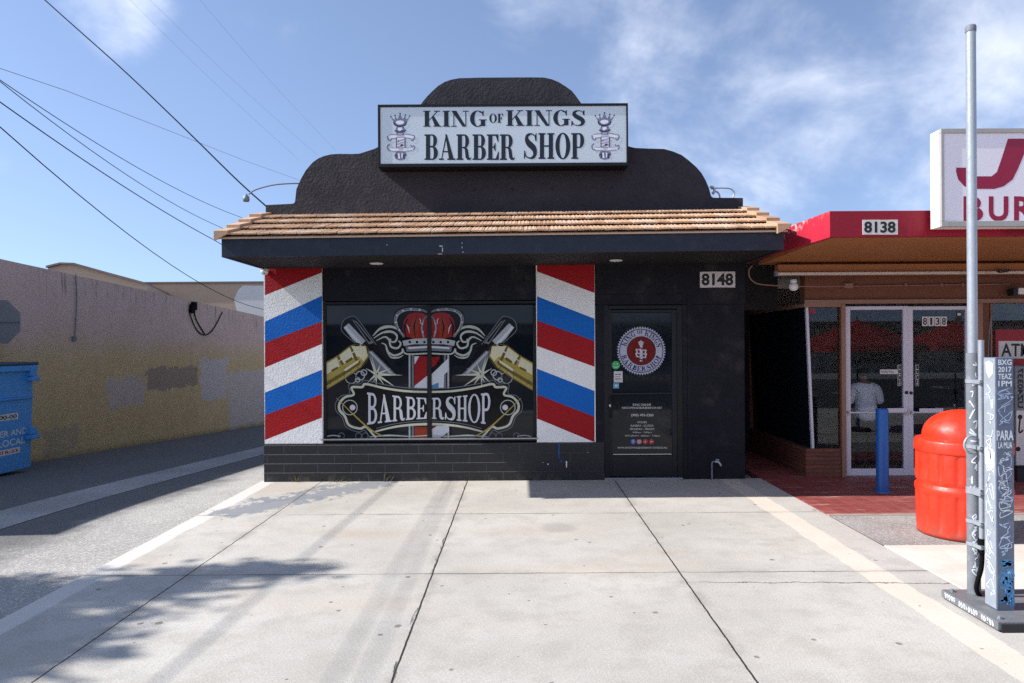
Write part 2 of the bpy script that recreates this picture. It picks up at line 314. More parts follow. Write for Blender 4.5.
# ------------------------------------------------------------------ mesh builder
class MB:
    def __init__(s): s.v = []; s.f = []; s.mi = []; s.sm = []
    def add(s, vs, fs, mi=0, smooth=False):
        o = len(s.v); s.v += [tuple(v) for v in vs]
        for f in fs: s.f.append([i+o for i in f]); s.mi.append(mi); s.sm.append(smooth)
    def box(s, x0, x1, y0, y1, z0, z1, mi=0):
        s.add([(x, y, z) for x in (x0, x1) for y in (y0, y1) for z in (z0, z1)],
              [(0, 1, 3, 2), (4, 6, 7, 5), (0, 4, 5, 1), (2, 3, 7, 6), (0, 2, 6, 4), (1, 5, 7, 3)], mi); return s
    def hexa(s, a, b, mi=0):
        """two matching quads a, b (4 points each)"""
        s.add(list(a)+list(b), [(0, 1, 2, 3), (7, 6, 5, 4), (0, 4, 5, 1), (1, 5, 6, 2), (2, 6, 7, 3), (3, 7, 4, 0)], mi); return s
    def prism(s, pts, d, mi=0, side=None):
        """extrude polygon of 3-D points by vector d"""
        d = Vector(d); n = len(pts); p = [Vector(q) for q in pts]
        tri = tessellate_polygon([p])
        s.add(p, tri, mi); s.add([q+d for q in p], tri, mi)
        s.add(p+[q+d for q in p], [(i, (i+1) % n, n+(i+1) % n, n+i) for i in range(n)], mi if side is None else side); return s
    def tube(s, pts, r, n=8, mi=0, cap=True):
        pts = [Vector(p) for p in pts]; rs = r if isinstance(r, (list, tuple)) else [r]*len(pts)
        rings = []; up = None
        for i, p in enumerate(pts):
            d = (pts[min(i+1, len(pts)-1)]-pts[max(i-1, 0)]).normalized()
            if up is None:
                a = Vector((0, 0, 1)) if abs(d.z) < .9 else Vector((1, 0, 0)); up = d.cross(a).normalized()
            up = (up-d*up.dot(d)).normalized(); w = d.cross(up)
            rings.append([p+(up*math.cos(2*math.pi*k/n)+w*math.sin(2*math.pi*k/n))*rs[i] for k in range(n)])
        vs = [q for rg in rings for q in rg]; fs = []
        for i in range(len(pts)-1):
            for k in range(n): fs.append((i*n+k, i*n+(k+1) % n, (i+1)*n+(k+1) % n, (i+1)*n+k))
        s.add(vs, fs, mi, True)
        if cap: s.add(rings[0], [tuple(range(n))], mi); s.add(rings[-1], [tuple(range(n))], mi)
        return s
    def lathe(s, prof, c, n=48, mi=0, mod=None, smooth=True):
        """prof: (r, z[, fluted]) ; c: centre"""
        vs = []
        for pr in prof:
            for k in range(n):
                a = 2*math.pi*k/n; r = pr[0]
                if len(pr) > 2 and mod: r *= mod(a, pr[2])
                vs.append((c[0]+r*math.cos(a), c[1]+r*math.sin(a), c[2]+pr[1]))
        fs = [(i*n+k, i*n+(k+1) % n, (i+1)*n+(k+1) % n, (i+1)*n+k) for i in range(len(prof)-1) for k in range(n)]
        s.add(vs, fs, mi, smooth); return s
    def build(s, name, mats, parent=None, bevel=0, seg=2):
        me = bpy.data.meshes.new(name); me.from_pydata(s.v, [], s.f)
        mats = mats if isinstance(mats, (list, tuple)) else [mats]
        for m in mats: me.materials.append(M[m] if isinstance(m, str) else m)
        me.polygons.foreach_set('material_index', s.mi); me.polygons.foreach_set('use_smooth', s.sm)
        bm = bmesh.new(); bm.from_mesh(me); bmesh.ops.recalc_face_normals(bm, faces=bm.faces); bm.to_mesh(me); bm.free()
        o = bpy.data.objects.new(name, me); COL.objects.link(o)
        if bevel:
            b = o.modifiers.new('bevel', 'BEVEL'); b.width = bevel; b.segments = seg; b.limit_method = 'ANGLE'; b.angle_limit = .7
        if parent:
            o.parent = parent; o.matrix_parent_inverse = BASE[parent.name].inverted()
        return o
BASE = {}
def thing(name, label, cat, loc, group=None):
    o = bpy.data.objects.new(name, None); COL.objects.link(o); o.location = loc; o.empty_display_size = .1
    o['label'] = label; o['category'] = cat
    if group: o['group'] = group
    BASE[o.name] = Matrix.Translation(loc); return o
def tag(o, label, cat, group=None):
    o['label'] = label; o['category'] = cat
    if group: o['group'] = group
    BASE[o.name] = Matrix.Identity(4); return o
def struct(o): o['kind'] = 'structure'; return o

# ------------------------------------------------------------------ flat lettering and decals
class Decal(MB):
    def __init__(s, mp, nrm, step=.0008):
        super().__init__(); s.mp = mp; s.n = Vector(nrm); s.step = step; s.k = 0
    def poly(s, pts, mi, lv=1, holes=()):
        loops = [[Vector((p[0], p[1], 0)) for p in pts]]+[[Vector((p[0], p[1], 0)) for p in h] for h in holes]
        tri = tessellate_polygon(loops); s.k += 1
        off = s.n*(s.step*lv+.00012*(s.k % 6))
        s.add([Vector(s.mp(p.x, p.y))+off for lp in loops for p in lp], tri, mi)
    def rect(s, x0, y0, x1, y1, mi, lv=1): s.poly([(x0, y0), (x1, y0), (x1, y1), (x0, y1)], mi, lv)
    def disc(s, x, y, r, mi, lv=1, ry=None, n=28, inner=None):
        ry = ry or r; e = lambda k: [(x+r*k*math.cos(2*math.pi*i/n), y+ry*k*math.sin(2*math.pi*i/n)) for i in range(n)]
        s.poly(e(1), mi, lv, [e(inner)] if inner else ())
    def stroke(s, pts, w, mi, lv=1, smooth=True):
        if smooth and len(pts) > 2: pts = spline(pts)
        ws = w if isinstance(w, (list, tuple)) else [w]*len(pts)
        if len(ws) != len(pts): ws = [lerp_list(ws, i/(len(pts)-1)) for i in range(len(pts))]
        L, Rr = offset_path(pts, ws)
        for i in range(len(pts)-1):
            pass
        off = s.n*(s.step*lv+.00012*(s.k % 6)); s.k += 1
        n = len(pts); vs = [Vector(s.mp(*p))+off for p in L+Rr]
        s.add(vs, [(i, i+1, n+i+1, n+i) for i in range(n-1)], mi)
    def text(s, body, x0, y0, x1, y1, mi, lv=1, bold=0., keep=False, rot=False, warp=None):
        vs, fs = font_mesh(body, bold)
        ax = min(v[0] for v in vs); bx = max(v[0] for v in vs); ay = min(v[1] for v in vs); by = max(v[1] for v in vs)
        out = []
        for v in vs:
            a, b = (v[0]-ax)/(bx-ax), (v[1]-ay)/(by-ay)
            x, y = (x0+(x1-x0)*a, y1+(y0-y1)*b) if not rot else (x0+(x1-x0)*b, y1+(y0-y1)*a)
            if warp: x, y = warp(x, y)
            out.append((x, y))
        off = s.n*(s.step*lv); s.add([Vector(s.mp(*p))+off for p in out], fs, mi)
    def serif(s, body, x0, y0, x1, y1, mi, lv=1, warp=None, gap=.07, style=0):
        polys, W = serif_word(body, gap, style)
        for outer, holes in polys:
            f = lambda p: (x0+(x1-x0)*p[0]/W, y1+(y0-y1)*p[1])
            g = (lambda p: warp(*f(p))) if warp else f
            s.poly([g(p) for p in outer], mi, lv, [[g(p) for p in h] for h in holes])
def lerp_list(ws, t):
    q = t*(len(ws)-1); i = min(int(q), len(ws)-2); return ws[i]+(ws[i+1]-ws[i])*(q-i)
def spline(pts, sub=6):
    out = []
    for i in range(len(pts)-1):
        p0, p1, p2, p3 = pts[max(i-1, 0)], pts[i], pts[i+1], pts[min(i+2, len(pts)-1)]
        for k in range(sub):
            t_ = k/sub
            out.append(tuple(.5*(2*p1[j]+(p2[j]-p0[j])*t_+(2*p0[j]-5*p1[j]+4*p2[j]-p3[j])*t_**2+(-p0[j]+3*p1[j]-3*p2[j]+p3[j])*t_**3) for j in range(len(p1))))
    out.append(tuple(pts[-1])); return out
def offset_path(pts, ws):
    L, Rr = [], []
    for i, p in enumerate(pts):
        a = pts[max(i-1, 0)]; b = pts[min(i+1, len(pts)-1)]; dx, dy = b[0]-a[0], b[1]-a[1]; d = math.hypot(dx, dy) or 1
        nx, ny = -dy/d*ws[i]/2, dx/d*ws[i]/2; L.append((p[0]+nx, p[1]+ny)); Rr.append((p[0]-nx, p[1]-ny))
    return L, Rr
_fc = {}
def font_mesh(body, bold=0.):
    if (body, bold) in _fc: return _fc[(body, bold)]
    cu = bpy.data.curves.new('lettering', 'FONT'); cu.body = body; cu.offset = bold; cu.resolution_u = 4
    o = bpy.data.objects.new('lettering', cu); COL.objects.link(o)
    dg = bpy.context.evaluated_depsgraph_get(); me = o.evaluated_get(dg).to_mesh()
    r = ([tuple(v.co) for v in me.vertices], [tuple(p.vertices) for p in me.polygons])
    bpy.data.objects.remove(o); bpy.data.curves.remove(cu); _fc[(body, bold)] = r; return r
# a small fat-face serif alphabet (x to width, y 0..1)
def arc(cx, cy, rx, ry, a0, a1, n=14): return [(cx+rx*math.cos(math.radians(a0+(a1-a0)*i/n)), cy+ry*math.sin(math.radians(a0+(a1-a0)*i/n))) for i in range(n+1)]
def rc(x0, y0, x1, y1): return ([(x0, y0), (x1, y0), (x1, y1), (x0, y1)], [])
def glyph(ch, T=.24, h=.055, sf=.06):
    s0 = .07
    def stem(x, ser='tb', w=None, o=.08):
        w = w or T; r = [rc(x, 0, x+w, 1)]
        if 't' in ser: r.append(rc(x-o, 1-sf, x+w+o, 1))
        if 'b' in ser: r.append(rc(x-o, 0, x+w+o, sf))
        return r
    def bowl(x, y0, y1, rx, th):
        cy, ry = (y0+y1)/2, (y1-y0)/2; xc = x+.14
        return ([(x, y0), (xc, y0)]+arc(xc, cy, rx, ry, -90, 90)+[(x, y1)], [[(x, y0+h), (xc, y0+h)]+arc(xc, cy, rx-th, ry-h, -90, 90)+[(x, y1-h)]])
    if ch == 'I': return stem(.08), T+.16
    if ch == 'H': return stem(.08)+stem(.08+T+.26)+[rc(.08+T, .47, .08+T+.26, .53)], .16+2*T+.26
    if ch == 'E': return stem(.08, '')+[rc(0, 1-sf, .66, 1), rc(0, 0, .68, sf), rc(.08+T, .475, .48, .525),
        ([(.66, 1), (.66, .70), (.62, .70), (.50, 1-sf), (.50, 1)], []), ([(.68, 0), (.69, .33), (.65, .33), (.50, sf), (.5, 0)], []), ([(.50, .34), (.50, .66), (.46, .66), (.38, .525), (.38, .475), (.46, .34)], [])], .69
    if ch == 'F': return stem(.08, 'b')+[rc(0, 1-sf, .64, 1), rc(.08+T, .475, .48, .525), ([(.64, 1), (.64, .68), (.6, .68), (.5, 1-sf), (.5, 1)], []), ([(.50, .34), (.50, .66), (.46, .66), (.38, .525), (.38, .475), (.46, .34)], [])], .66
    if ch == 'P': return stem(.08)+[bowl(.08+T, .42, 1, .27, T*.92)], .08+T+.14+.27
    if ch == 'B': return stem(.08, '')+[rc(0, 1-sf, .1, 1), rc(0, 0, .1, sf), bowl(.08+T, .5, 1, .25, T*.9), bowl(.08+T, 0, .54, .30, T)], .08+T+.14+.30
    if ch == 'R': return stem(.08)+[bowl(.08+T, .46, 1, .26, T*.9), ([(.40, .50), (.56, .50), (.66, .40), (.72, .10), (.80, .07), (.84, .12), (.86, .10), (.80, 0), (.62, 0), (.52, .10), (.47, .42), (.40, .46)], [])], .86
    if ch == 'K': return stem(.08)+[([(.08+T, .36), (.08+T, .44), (.70, 1-sf), (.78, 1-sf)], []), rc(.58, 1-sf, .92, 1), ([(.44, .60), (.56, .70), (.90, sf), (.62, sf)], []), rc(.54, 0, .98, sf)], .98
    if ch == 'N': return [rc(.12, 0, .12+h, .95), rc(0, 0, .30, sf), ([(.0, 1), (.28, 1), (.80, .0), (.76, .0), (.62, .0)], []), rc(.76, .02, .76+h, 1), rc(.62, 1-sf, .95, 1)], .95
    if ch == 'A': return [([(.12, 0), (.12+h, 0), (.45, .90), (.40, 1)], []), ([(.36, 1), (.46, 1), (.86, 0), (.58, 0)], []), rc(.20, .30, .62, .35), rc(0, 0, .28, sf), rc(.48, 0, .94, sf)], .94
    if ch == 'O': return [(arc(.42, .5, .42, .515, 0, 360, 40)[:-1], [arc(.42, .5, .42-T, .465, 0, 360, 40)[:-1]])], .84
    if ch == 'G': return [(arc(.42, .5, .42, .515, 42, 318, 36)+arc(.42, .5, .42-T*1.02, .465, 306, 54, 36), []), rc(.58, .04, .58+T, .42), rc(.48, .40, .90, .46), ([(.70, 1), (.74, 1), (.74, .66), (.70, .66), (.62, .86)], [])], .90
    if ch == 'S':
        pts = spline([(.66, .72), (.60, .90), (.40, .968), (.20, .89), (.17, .74), (.27, .61), (.44, .50), (.58, .39), (.63, .24), (.56, .09), (.36, .032), (.14, .10), (.07, .28)], 5)
        ws = [.04, .045, .06, .15, .22, .26, .27, .26, .22, .15, .06, .045, .04]
        L, Rr = offset_path(pts, [lerp_list(ws, i/(len(pts)-1)) for i in range(len(pts))])
        return [(L+Rr[::-1], []), ([(.68, 1), (.72, 1), (.72, .68), (.66, .68), (.61, .88)], []), ([(.04, 0), (.0, 0), (.02, .32), (.08, .32), (.12, .14)], [])], .77
    return [], .35
def serif_word(w, gap=.07, style=0):
    out = []; x = 0; q = (dict(T=.24, h=.055, sf=.06), dict(T=.21, h=.085, sf=.075), dict(T=.16, h=.08, sf=.06))[style]
    for ch in w:
        if ch == ' ': x += .28; continue
        g, wd = glyph(ch, **q)
        for o, hs in g: out.append(([(p[0]+x, p[1]) for p in o], [[(p[0]+x, p[1]) for p in hh] for hh in hs]))
        x += wd+gap
    return out, x-gap
def clip(poly, x0, y0, x1, y1):
    for ax, lim, sg in ((0, x0, 1), (0, x1, -1), (1, y0, 1), (1, y1, -1)):
        out = []
        for i, p in enumerate(poly):
            q = poly[(i+1) % len(poly)]; ip, iq = (p[ax]-lim)*sg >= 0, (q[ax]-lim)*sg >= 0
            if ip: out.append(p)
            if ip != iq:
                t_ = (lim-p[ax])/(q[ax]-p[ax]); out.append((p[0]+(q[0]-p[0])*t_, p[1]+(q[1]-p[1])*t_))
        poly = out
        if not poly: return []
    return poly

# ------------------------------------------------------------------ ground
YF = 8.96                                   # facade plane
def gz(y):
    a = .048*(y-7.5)
    return max(-.03-(math.log1p(math.exp(a*30))/30), -1.9)
def ground_h(x, y):
    return gz(y) if x < -3.2 else -.06
xs = [-220, -120, -60, -30, -20, -14, -10, -8.4, -7, -6, -5, -4, -3.24, -3.19, 0, 3, 8, 14, 30, 60, 120, 220]
ys = [-220, -120, -60, -30, -15, -8, -4, 0, 2, 4, 5, 6, 6.5, 7, 7.5, 8, 8.5, 9, 10, 11, 12, 14, 16, 18, 20, 23, 26, 30, 36, 46, 60, 120, 220]
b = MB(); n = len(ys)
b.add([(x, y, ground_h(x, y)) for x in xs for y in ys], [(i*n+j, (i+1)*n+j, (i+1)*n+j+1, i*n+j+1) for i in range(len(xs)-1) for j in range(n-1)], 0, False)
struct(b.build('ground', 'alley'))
def wx(y): return -8.40+.035*(y-8.96)       # foot line of the alley wall
b = MB(); g = [3, 4, 5, 6, 6.5, 7, 7.5, 8, 8.5, 9, 10, 11, 12, 14, 16, 18, 20, 23, 26, 30, 36, 46]
b.add([(wx(y)+dx, y, ground_h(-5, y)+.005) for y in g for dx in (2.87, 3.52)], [(2*i, 2*i+1, 2*i+3, 2*i+2) for i in range(len(g)-1)])
struct(b.build('path', 'gutter'))['label'] = 'pale concrete gutter strip down the alley'
b = MB().box(-3.25, 3.03, .9, YF+.05, -.35, 0); struct(b.build('pavement', 'slab', bevel=.012))
b = MB().box(3.034, 14, .9, 5.99, -.35, .001); struct(b.build('pavement', 'pad', bevel=.01))
b = MB(); b.add([(3.034, 5.994, -.004), (14, 5.994, -.004), (14, 7.036, -.004), (3.034, 7.036, -.004)], [(0, 1, 2, 3)]); struct(b.build('ground', 'patch'))
b = MB().box(3.034, 12, 7.04, 11.5, -.3, .003); struct(b.build('floor', 'redtile', bevel=.006))
b = MB(); b.add([(-120, -16, -.03), (120, -16, -.03), (120, -.5, -.05), (-120, -.5, -.05)], [(0, 1, 2, 3)]); struct(b.build('road', 'road'))
b = MB().box(-3.25, 14, -.5, .9, -.35, -.004); struct(b.build('kerb', 'pad', bevel=.02))

# ------------------------------------------------------------------ barber shop building
XL, XR = P(265, 400, YF).x, P(745, 400, YF).x
shop = thing('barber_shop', 'black stucco barber shop with arched parapet, tiled awning roof and striped piers', 'building', (0, YF, 0))
def fr(px0, py0, px1, py1, y0, y1, mb, mi=0, Yref=YF):
    a = P(px0, py1, Yref); c_ = P(px1, py0, Yref); mb.box(a.x, c_.x, y0, y1, a.z, c_.z, mi)
w = MB()
w.box(XL+.01, XR-.01, YF+.14, 20, -.3, 3.30)                        # body of the building
fr(322, 255, 537, 301, YF+.012, YF+.14, w); fr(594.5, 255, 745, 304.8, YF, YF+.14, w)
zb = -.3; zt = P(600, 304.8, YF).z-.001
xa = P(594.5, 300, YF).x; xb = P(603.8, 300, YF).x; w.box(xa, xb, YF, YF+.14, zb, zt)
xa = P(682.4, 300, YF).x; w.box(xa, XR, YF, YF+.14, zb, zt)
w.build('wall', 'black', shop, .006)
# shallow raised edge beside the door
bb = MB(); fr(688, 296, 691, 476, YF-.008, YF-.001, bb); fr(604, 294, 688, 296.5, YF-.008, YF-.001, bb); bb.build('door_surround', 'black', shop, .002)
# block base course
b = MB(); zt2 = P(420, 443, YF).z
b.box(XL-.012, P(603.6, 400, YF).x, YF-.02, YF+.14, -.3, zt2); b.build('brick_base', 'block', shop, .004)
for px, y0, y1, w_, m_ in ((559, 443.6, 459, .9, 2), (566.5, 461, 468, 1.2, 1), (548, 463.5, 465, 1.6, 1), (561, 459.5, 462.5, .7, 2), (543, 462, 463, .9, 1), (588, 452, 453, .8, 1)):
    d = Decal(lambda x, y: P(x, y, YF-.021), (0, -1, 0)); d.poly([(px-w_/2, y0), (px+w_/2, y0+.3), (px+w_*.35, y1-.6), (px, y1), (px-w_*.4, y1-.8)], 0); d.build('paint_drip', 'pblue' if m_ == 2 else 'pwhite', shop)
# striped piers
def pier(x0, x1, yl, yr, top, bot, first):
    m = MB(); a = P(x0, bot, YF); c_ = P(x1, top, YF); m.box(a.x, c_.x, YF-.012, YF+.14, zt2+.001, c_.z, 0)
    d = Decal(lambda x, y: P(x, y, YF-.012), (0, -1, 0), .0015)
    seq = [1, 0, 2]; yl = [yl[0]-40]+yl+[yl[-1]+40]; yr = [yr[0]-40]+yr+[yr[-1]+40]
    for i in range(len(yl)-1):
        q = clip([(x0, yl[i]), (x1, yr[i]), (x1, yr[i+1]), (x0, yl[i+1])], x0, top, x1, bot+.3)
        if len(q) > 2: d.poly(q, seq[i % 3], 1)
    m.add(d.v, d.f); m.mi[-len(d.f):] = d.mi
    return m.build('pier', ['pwhite', 'pred', 'pblue'], shop)
pier(265, 322, [295.3, 321.6, 342.6, 367.6, 392.6, 415, 440], [272.5, 295.8, 321.6, 344, 369.7, 394, 417.6], 262, 443, 1)
pier(537, 594.5, [271.5, 296.3, 320.4, 346, 368.6, 394.4, 418.5], [293, 318.7, 341, 366.8, 391, 416.7, 442.2], 260, 443.5, 1)
# parapet
left = [(265.7, 212.5), (265.7, 205), (294.8, 203.6), (296.4, 189), (301, 178.7), (306, 170), (312.5, 162.5), (318, 158.5), (324, 156), (331, 154.3), (339, 153.8), (352, 154),
        (359.4, 153.6), (374, 149), (390, 141), (403, 129), (413, 115), (421, 104), (427, 96.5), (432.7, 90.8), (438, 86), (444.4, 82), (451, 79.7), (459, 78.2), (480, 77.6), (510, 77.4)]
right = [(530, 77.3), (544, 77.5), (552, 79.3), (558.6, 82), (565, 86), (571.8, 90.8), (576, 96), (580.6, 102.5), (588, 115), (598, 128), (611, 139), (622, 144.5), (634.8, 147.9), (650, 148.6),
         (664, 148.9), (673, 151.4), (681.7, 155), (689, 160.5), (696.3, 167), (701.5, 173), (705.5, 180), (709, 188), (711.5, 197.7), (743, 197.9), (743, 212.5)]
pts = [P(x, y, YF) for x, y in left+right]
for p in (pts[0], pts[-1]): p.z = 3.28
w = MB().prism(pts, (0, .22, 0)); w.build('parapet', 'parapet', shop, .03, 3)
# awning: fascia, soffit, tiles
Y0 = 7.66; DZ = .04                                    # front edge, small tilt left to right
def zr(x, z): return z+(x-XL)/(XR-XL)*DZ
xl, xr = P(219.5, 250, Y0).x, P(786, 250, Y0).x
zfb = P(221, 257.3, Y0).z; zft = P(221, 239.7, Y0).z
b = MB()
def bar(m, x0, x1, y0, y1, z0a, z1a, mi=0, z0b=None, z1b=None):
    z0b = z0a if z0b is None else z0b; z1b = z1a if z1b is None else z1b
    m.hexa([(x0, y0, zr(x0, z0a)), (x0, y0, zr(x0, z1a)), (x0, y1, zr(x0, z1b)), (x0, y1, zr(x0, z0b))],
           [(x1, y0, zr(x1, z0a)), (x1, y0, zr(x1, z1a)), (x1, y1, zr(x1, z1b)), (x1, y1, zr(x1, z0b))], mi)
bar(b, xl+.02, xr-.02, Y0, Y0+.04, zfb, zft+.0105)
bar(b, xl+.02, xl+.06, Y0+.041, YF-.025, zfb, zft, 0, zfb, 3.25); bar(b, xr-.06, xr-.02, Y0+.041, YF-.025, zfb, zft, 0, zfb, 3.25)
b.build('fascia', 'navy', shop, .006)
b = MB(); bar(b, xl+.062, xr-.062, Y0+.042, YF-.026, zfb+.012, zfb+.03); b.build('soffit', 'soffit', shop)
b = MB(); zt1 = 3.345; nrow = 4; run = YF-.004-(Y0-.05); rise = zt1-(zft+.03)
bar(b, xl-.01, xr+.01, Y0-.03, YF-.004, zft+.0008, zft+.02, 4, zt1-.035, zt1-.02)
for r in range(nrow):
    y0 = Y0-.05+run*r/nrow; y1 = Y0-.05+run*(r+1)/nrow+.05; y1 = min(y1, YF-.004)
    za = zft+.025+rise*r/nrow+.026; zb_ = zft+.025+rise*(y1-(Y0-.05))/run-.012
    x = xl-.01+(.07 if r % 2 else 0); x -= .14
    while x < xr:
        wd = .142; a = max(x, xl-.01); c_ = min(x+wd-.006, xr+.012)
        if c_-a > .02:
            j = R.uniform(-.006, .006); q = R.uniform(-.004, .004); mi = R.choices(range(5), (5, 4, 3, 2, 2))[0]
            b.hexa([(a, y0+j, zr(a, za-.008)+q), (a, y0+j, zr(a, za+.012)+q), (a, y1, zr(a, zb_+.006)), (a, y1, zr(a, zb_-.012))],
                   [(c_, y0+j, zr(c_, za-.008)-q), (c_, y0+j, zr(c_, za+.012)-q), (c_, y1, zr(c_, zb_+.006)), (c_, y1, zr(c_, zb_-.012))], mi)
            for kx in (.2, .5, .8):                        # combed ridges of each tile
                xm = a+(c_-a)*kx
                b.hexa([(xm-.012, y0+j, zr(xm, za+.008)), (xm-.006, y0+j, zr(xm, za+.0145)), (xm-.006, y1, zr(xm, zb_+.012)), (xm-.012, y1, zr(xm, zb_+.004))],
                       [(xm+.012, y0+j, zr(xm, za+.008)), (xm+.006, y0+j, zr(xm, za+.0145)), (xm+.006, y1, zr(xm, zb_+.012)), (xm+.012, y1, zr(xm, zb_+.004))], mi)
        x += wd
    for xe, sg in ((xl-.035, 1), (xr+.035, -1)):           # rake tiles along both ends
        a, c_ = sorted((xe, xe+sg*.15))
        b.hexa([(a, y0-.02, zr(a, za-.075)), (a, y0-.02, zr(a, za+.036)), (a, y1-.01, zr(a, zb_+.035)), (a, y1-.01, zr(a, zb_-.06))],
               [(c_, y0-.02, zr(c_, za-.0)), (c_, y0-.02, zr(c_, za+.036)), (c_, y1-.01, zr(c_, zb_+.035)), (c_, y1-.01, zr(c_, zb_-.0))], R.choice((0, 2, 3)))
b.build('roof_tiles', ['tile0', 'tile1', 'tile2', 'tile3', 'tile4'], shop, .004, 1)
b = MB()                                               # scuffs where something was fixed to the fascia
d = Decal(lambda x, y: P(x, y, Y0), (0, -1, 0))
for px, py, ww, hh in ((441, 246, 4, 1.2), (442.5, 250, 1.2, 6), (440, 254, 5, .8), (462, 243, 1, 1), (463, 252, 1.2, 1.2), (387, 245, 1.2, 1), (462, 247.5, .8, 2)):
    d = Decal(lambda x, y: P(x, y, Y0), (0, -1, 0)); d.poly([(px+R.uniform(.3, .6)*ww*math.cos(k), py+R.uniform(.3, .6)*hh*math.sin(k)) for k in [i*.785 for i in range(8)]], 0); d.build('scuff', 'grime', shop)
# recessed downlights in the soffit
for px in (376.5, 616):
    c_ = P(px, 266 if px < 500 else 262.5, 8.5); c_.z = zr(c_.x, zfb+.011)
    o = MB().lathe([(.062, -.004), (.070, -.009), (.078, -.004), (.080, .0)], c_, 32).build('downlight', 'white', shop)
    MB().lathe([(.0, .0005), (.061, .0005)], c_, 32).build('lens', 'glint', o) if False else None
    q = MB().lathe([(.001, -.002), (.061, -.002)], c_, 32).build('lens', 'spaper'); q.parent = o; 
# ------------------------------------------------------------------ front window with the vinyl artwork
win = MB(); wy = YF+.03
fr(321.5, 300.5, 537.5, 304.5, wy, YF+.13, win); fr(321.5, 438.6, 537.5, 443, wy, YF+.13, win)
fr(321.5, 304.6, 325.3, 438.5, wy, YF+.13, win); fr(533.6, 304.6, 537.5, 438.5, wy, YF+.13, win); fr(427.5, 304.6, 430.8, 438.5, wy, YF+.13, win)
window = win.build('window', 'trim', shop, .004)
BASE['window'] = Matrix.Identity(4); window['label'] = 'wide two-pane shop window with barbershop vinyl artwork'
def subpart(mb, name, mats, par, bevel=0):
    o = mb.build(name, mats, None, bevel); o.parent = par; o.matrix_parent_inverse = BASE[shop.name] @ BASE[shop.name].inverted(); return o
def sub(o, par):
    """parent a built mesh under a part whose own matrix is the identity"""
    o.parent = par; return o
s_ = MB(); fr(321, 437.6, 538, 440.2, YF-.02, wy-.001, s_); sub(s_.build('sill', 'alud'), window)
for a, c_ in ((325.4, 427.4), (430.9, 533.5)):
    g = MB(); fr(a, 304.7, c_, 438.4, YF+.05, YF+.056, g); sub(g.build('pane', 'windowfilm'), window)
K = 4.6545
def wmap(x, y): return P(320+x/K, 300+y/K, YF+.05)
d = Decal(wmap, (0, -1, 0), .0009)
names = ['silver', 'silver_d', 'cream', 'gold', 'gold_d', 'goldl', 'vred', 'vorange', 'vwhite', 'vblue', 'vdark', 'pale']; ix = {k: i for i, k in enumerate(names)}
CXW = 507.
PANES = ((26, 499), (517, 993)); PT, PB = 23, 643
class WD:                                              # clips everything to the two panes
    def poly(s, pts, m, lv=1):
        for a, c_ in PANES:
            q = clip(pts, a, PT, c_, PB)
            if len(q) > 2: d.poly(q, ix[m], lv)
    def stroke(s, pts, w_, m, lv=1, smooth=True):
        if smooth and len(pts) > 2: pts = spline(pts)
        ws = w_ if isinstance(w_, list) else [w_, w_]
        ws = [lerp_list(ws, i/(len(pts)-1)) for i in range(len(pts))]; L, Rr = offset_path(pts, ws)
        off = d.n*(d.step*lv+.00012*(d.k % 6)); d.k += 1
        for i in range(len(pts)-1):
            for a, c_ in PANES:
                q = clip([L[i], L[i+1], Rr[i+1], Rr[i]], a, PT, c_, PB)
                if len(q) > 2:
                    d.add([Vector(wmap(*p))+off for p in q], [tuple(range(len(q)))], ix[m])
    def both(s, kind, pts, *a):
        getattr(s, kind)(pts, *a); getattr(s, kind)([(2*CXW-x, y) for x, y in pts], *a)
    def ring(s, x, y, r, w_, m, lv=1):
        s.stroke([(x+r*math.cos(2*math.pi*i/24), y+r*math.sin(2*math.pi*i/24)) for i in range(25)], w_, m, lv, False)
    def disc(s, x, y, r, m, lv=1): s.poly([(x+r*math.cos(2*math.pi*i/20), y+r*math.sin(2*math.pi*i/20)) for i in range(20)], m, lv)
wd = WD()
# razors (silver blade, dark handle, thin outline)
wd.both('poly', [(100, 118), (112, 92), (150, 76), (176, 90), (262, 205), (352, 345), (268, 346), (206, 240), (168, 205), (108, 160)], 'vdark', 1)
wd.both('stroke', [(168, 205), (106, 150), (100, 118), (116, 90), (150, 76), (176, 90), (262, 208)], 3.2, 'silver_d', 2)
wd.both('poly', [(110, 128), (134, 108), (212, 190), (188, 216), (150, 182)], 'silver', 2)
wd.both('poly', [(112, 130), (122, 121), (196, 203), (188, 214)], 'vwhite', 3)
wd.both('poly', [(150, 92), (172, 100), (252, 200), (228, 206)], 'silver_d', 2)
wd.both('poly', [(158, 98), (170, 106), (238, 192), (228, 196)], 'vdark', 3)
wd.both('poly', [(214, 236), (243, 236), (352, 345), (268, 345)], 'silver_d', 3)
wd.both('poly', [(226, 240), (240, 240), (340, 342), (322, 342)], 'silver', 4)
wd.both('poly', [(268, 345), (352, 345), (352, 349), (272, 349)], 'vwhite', 4)
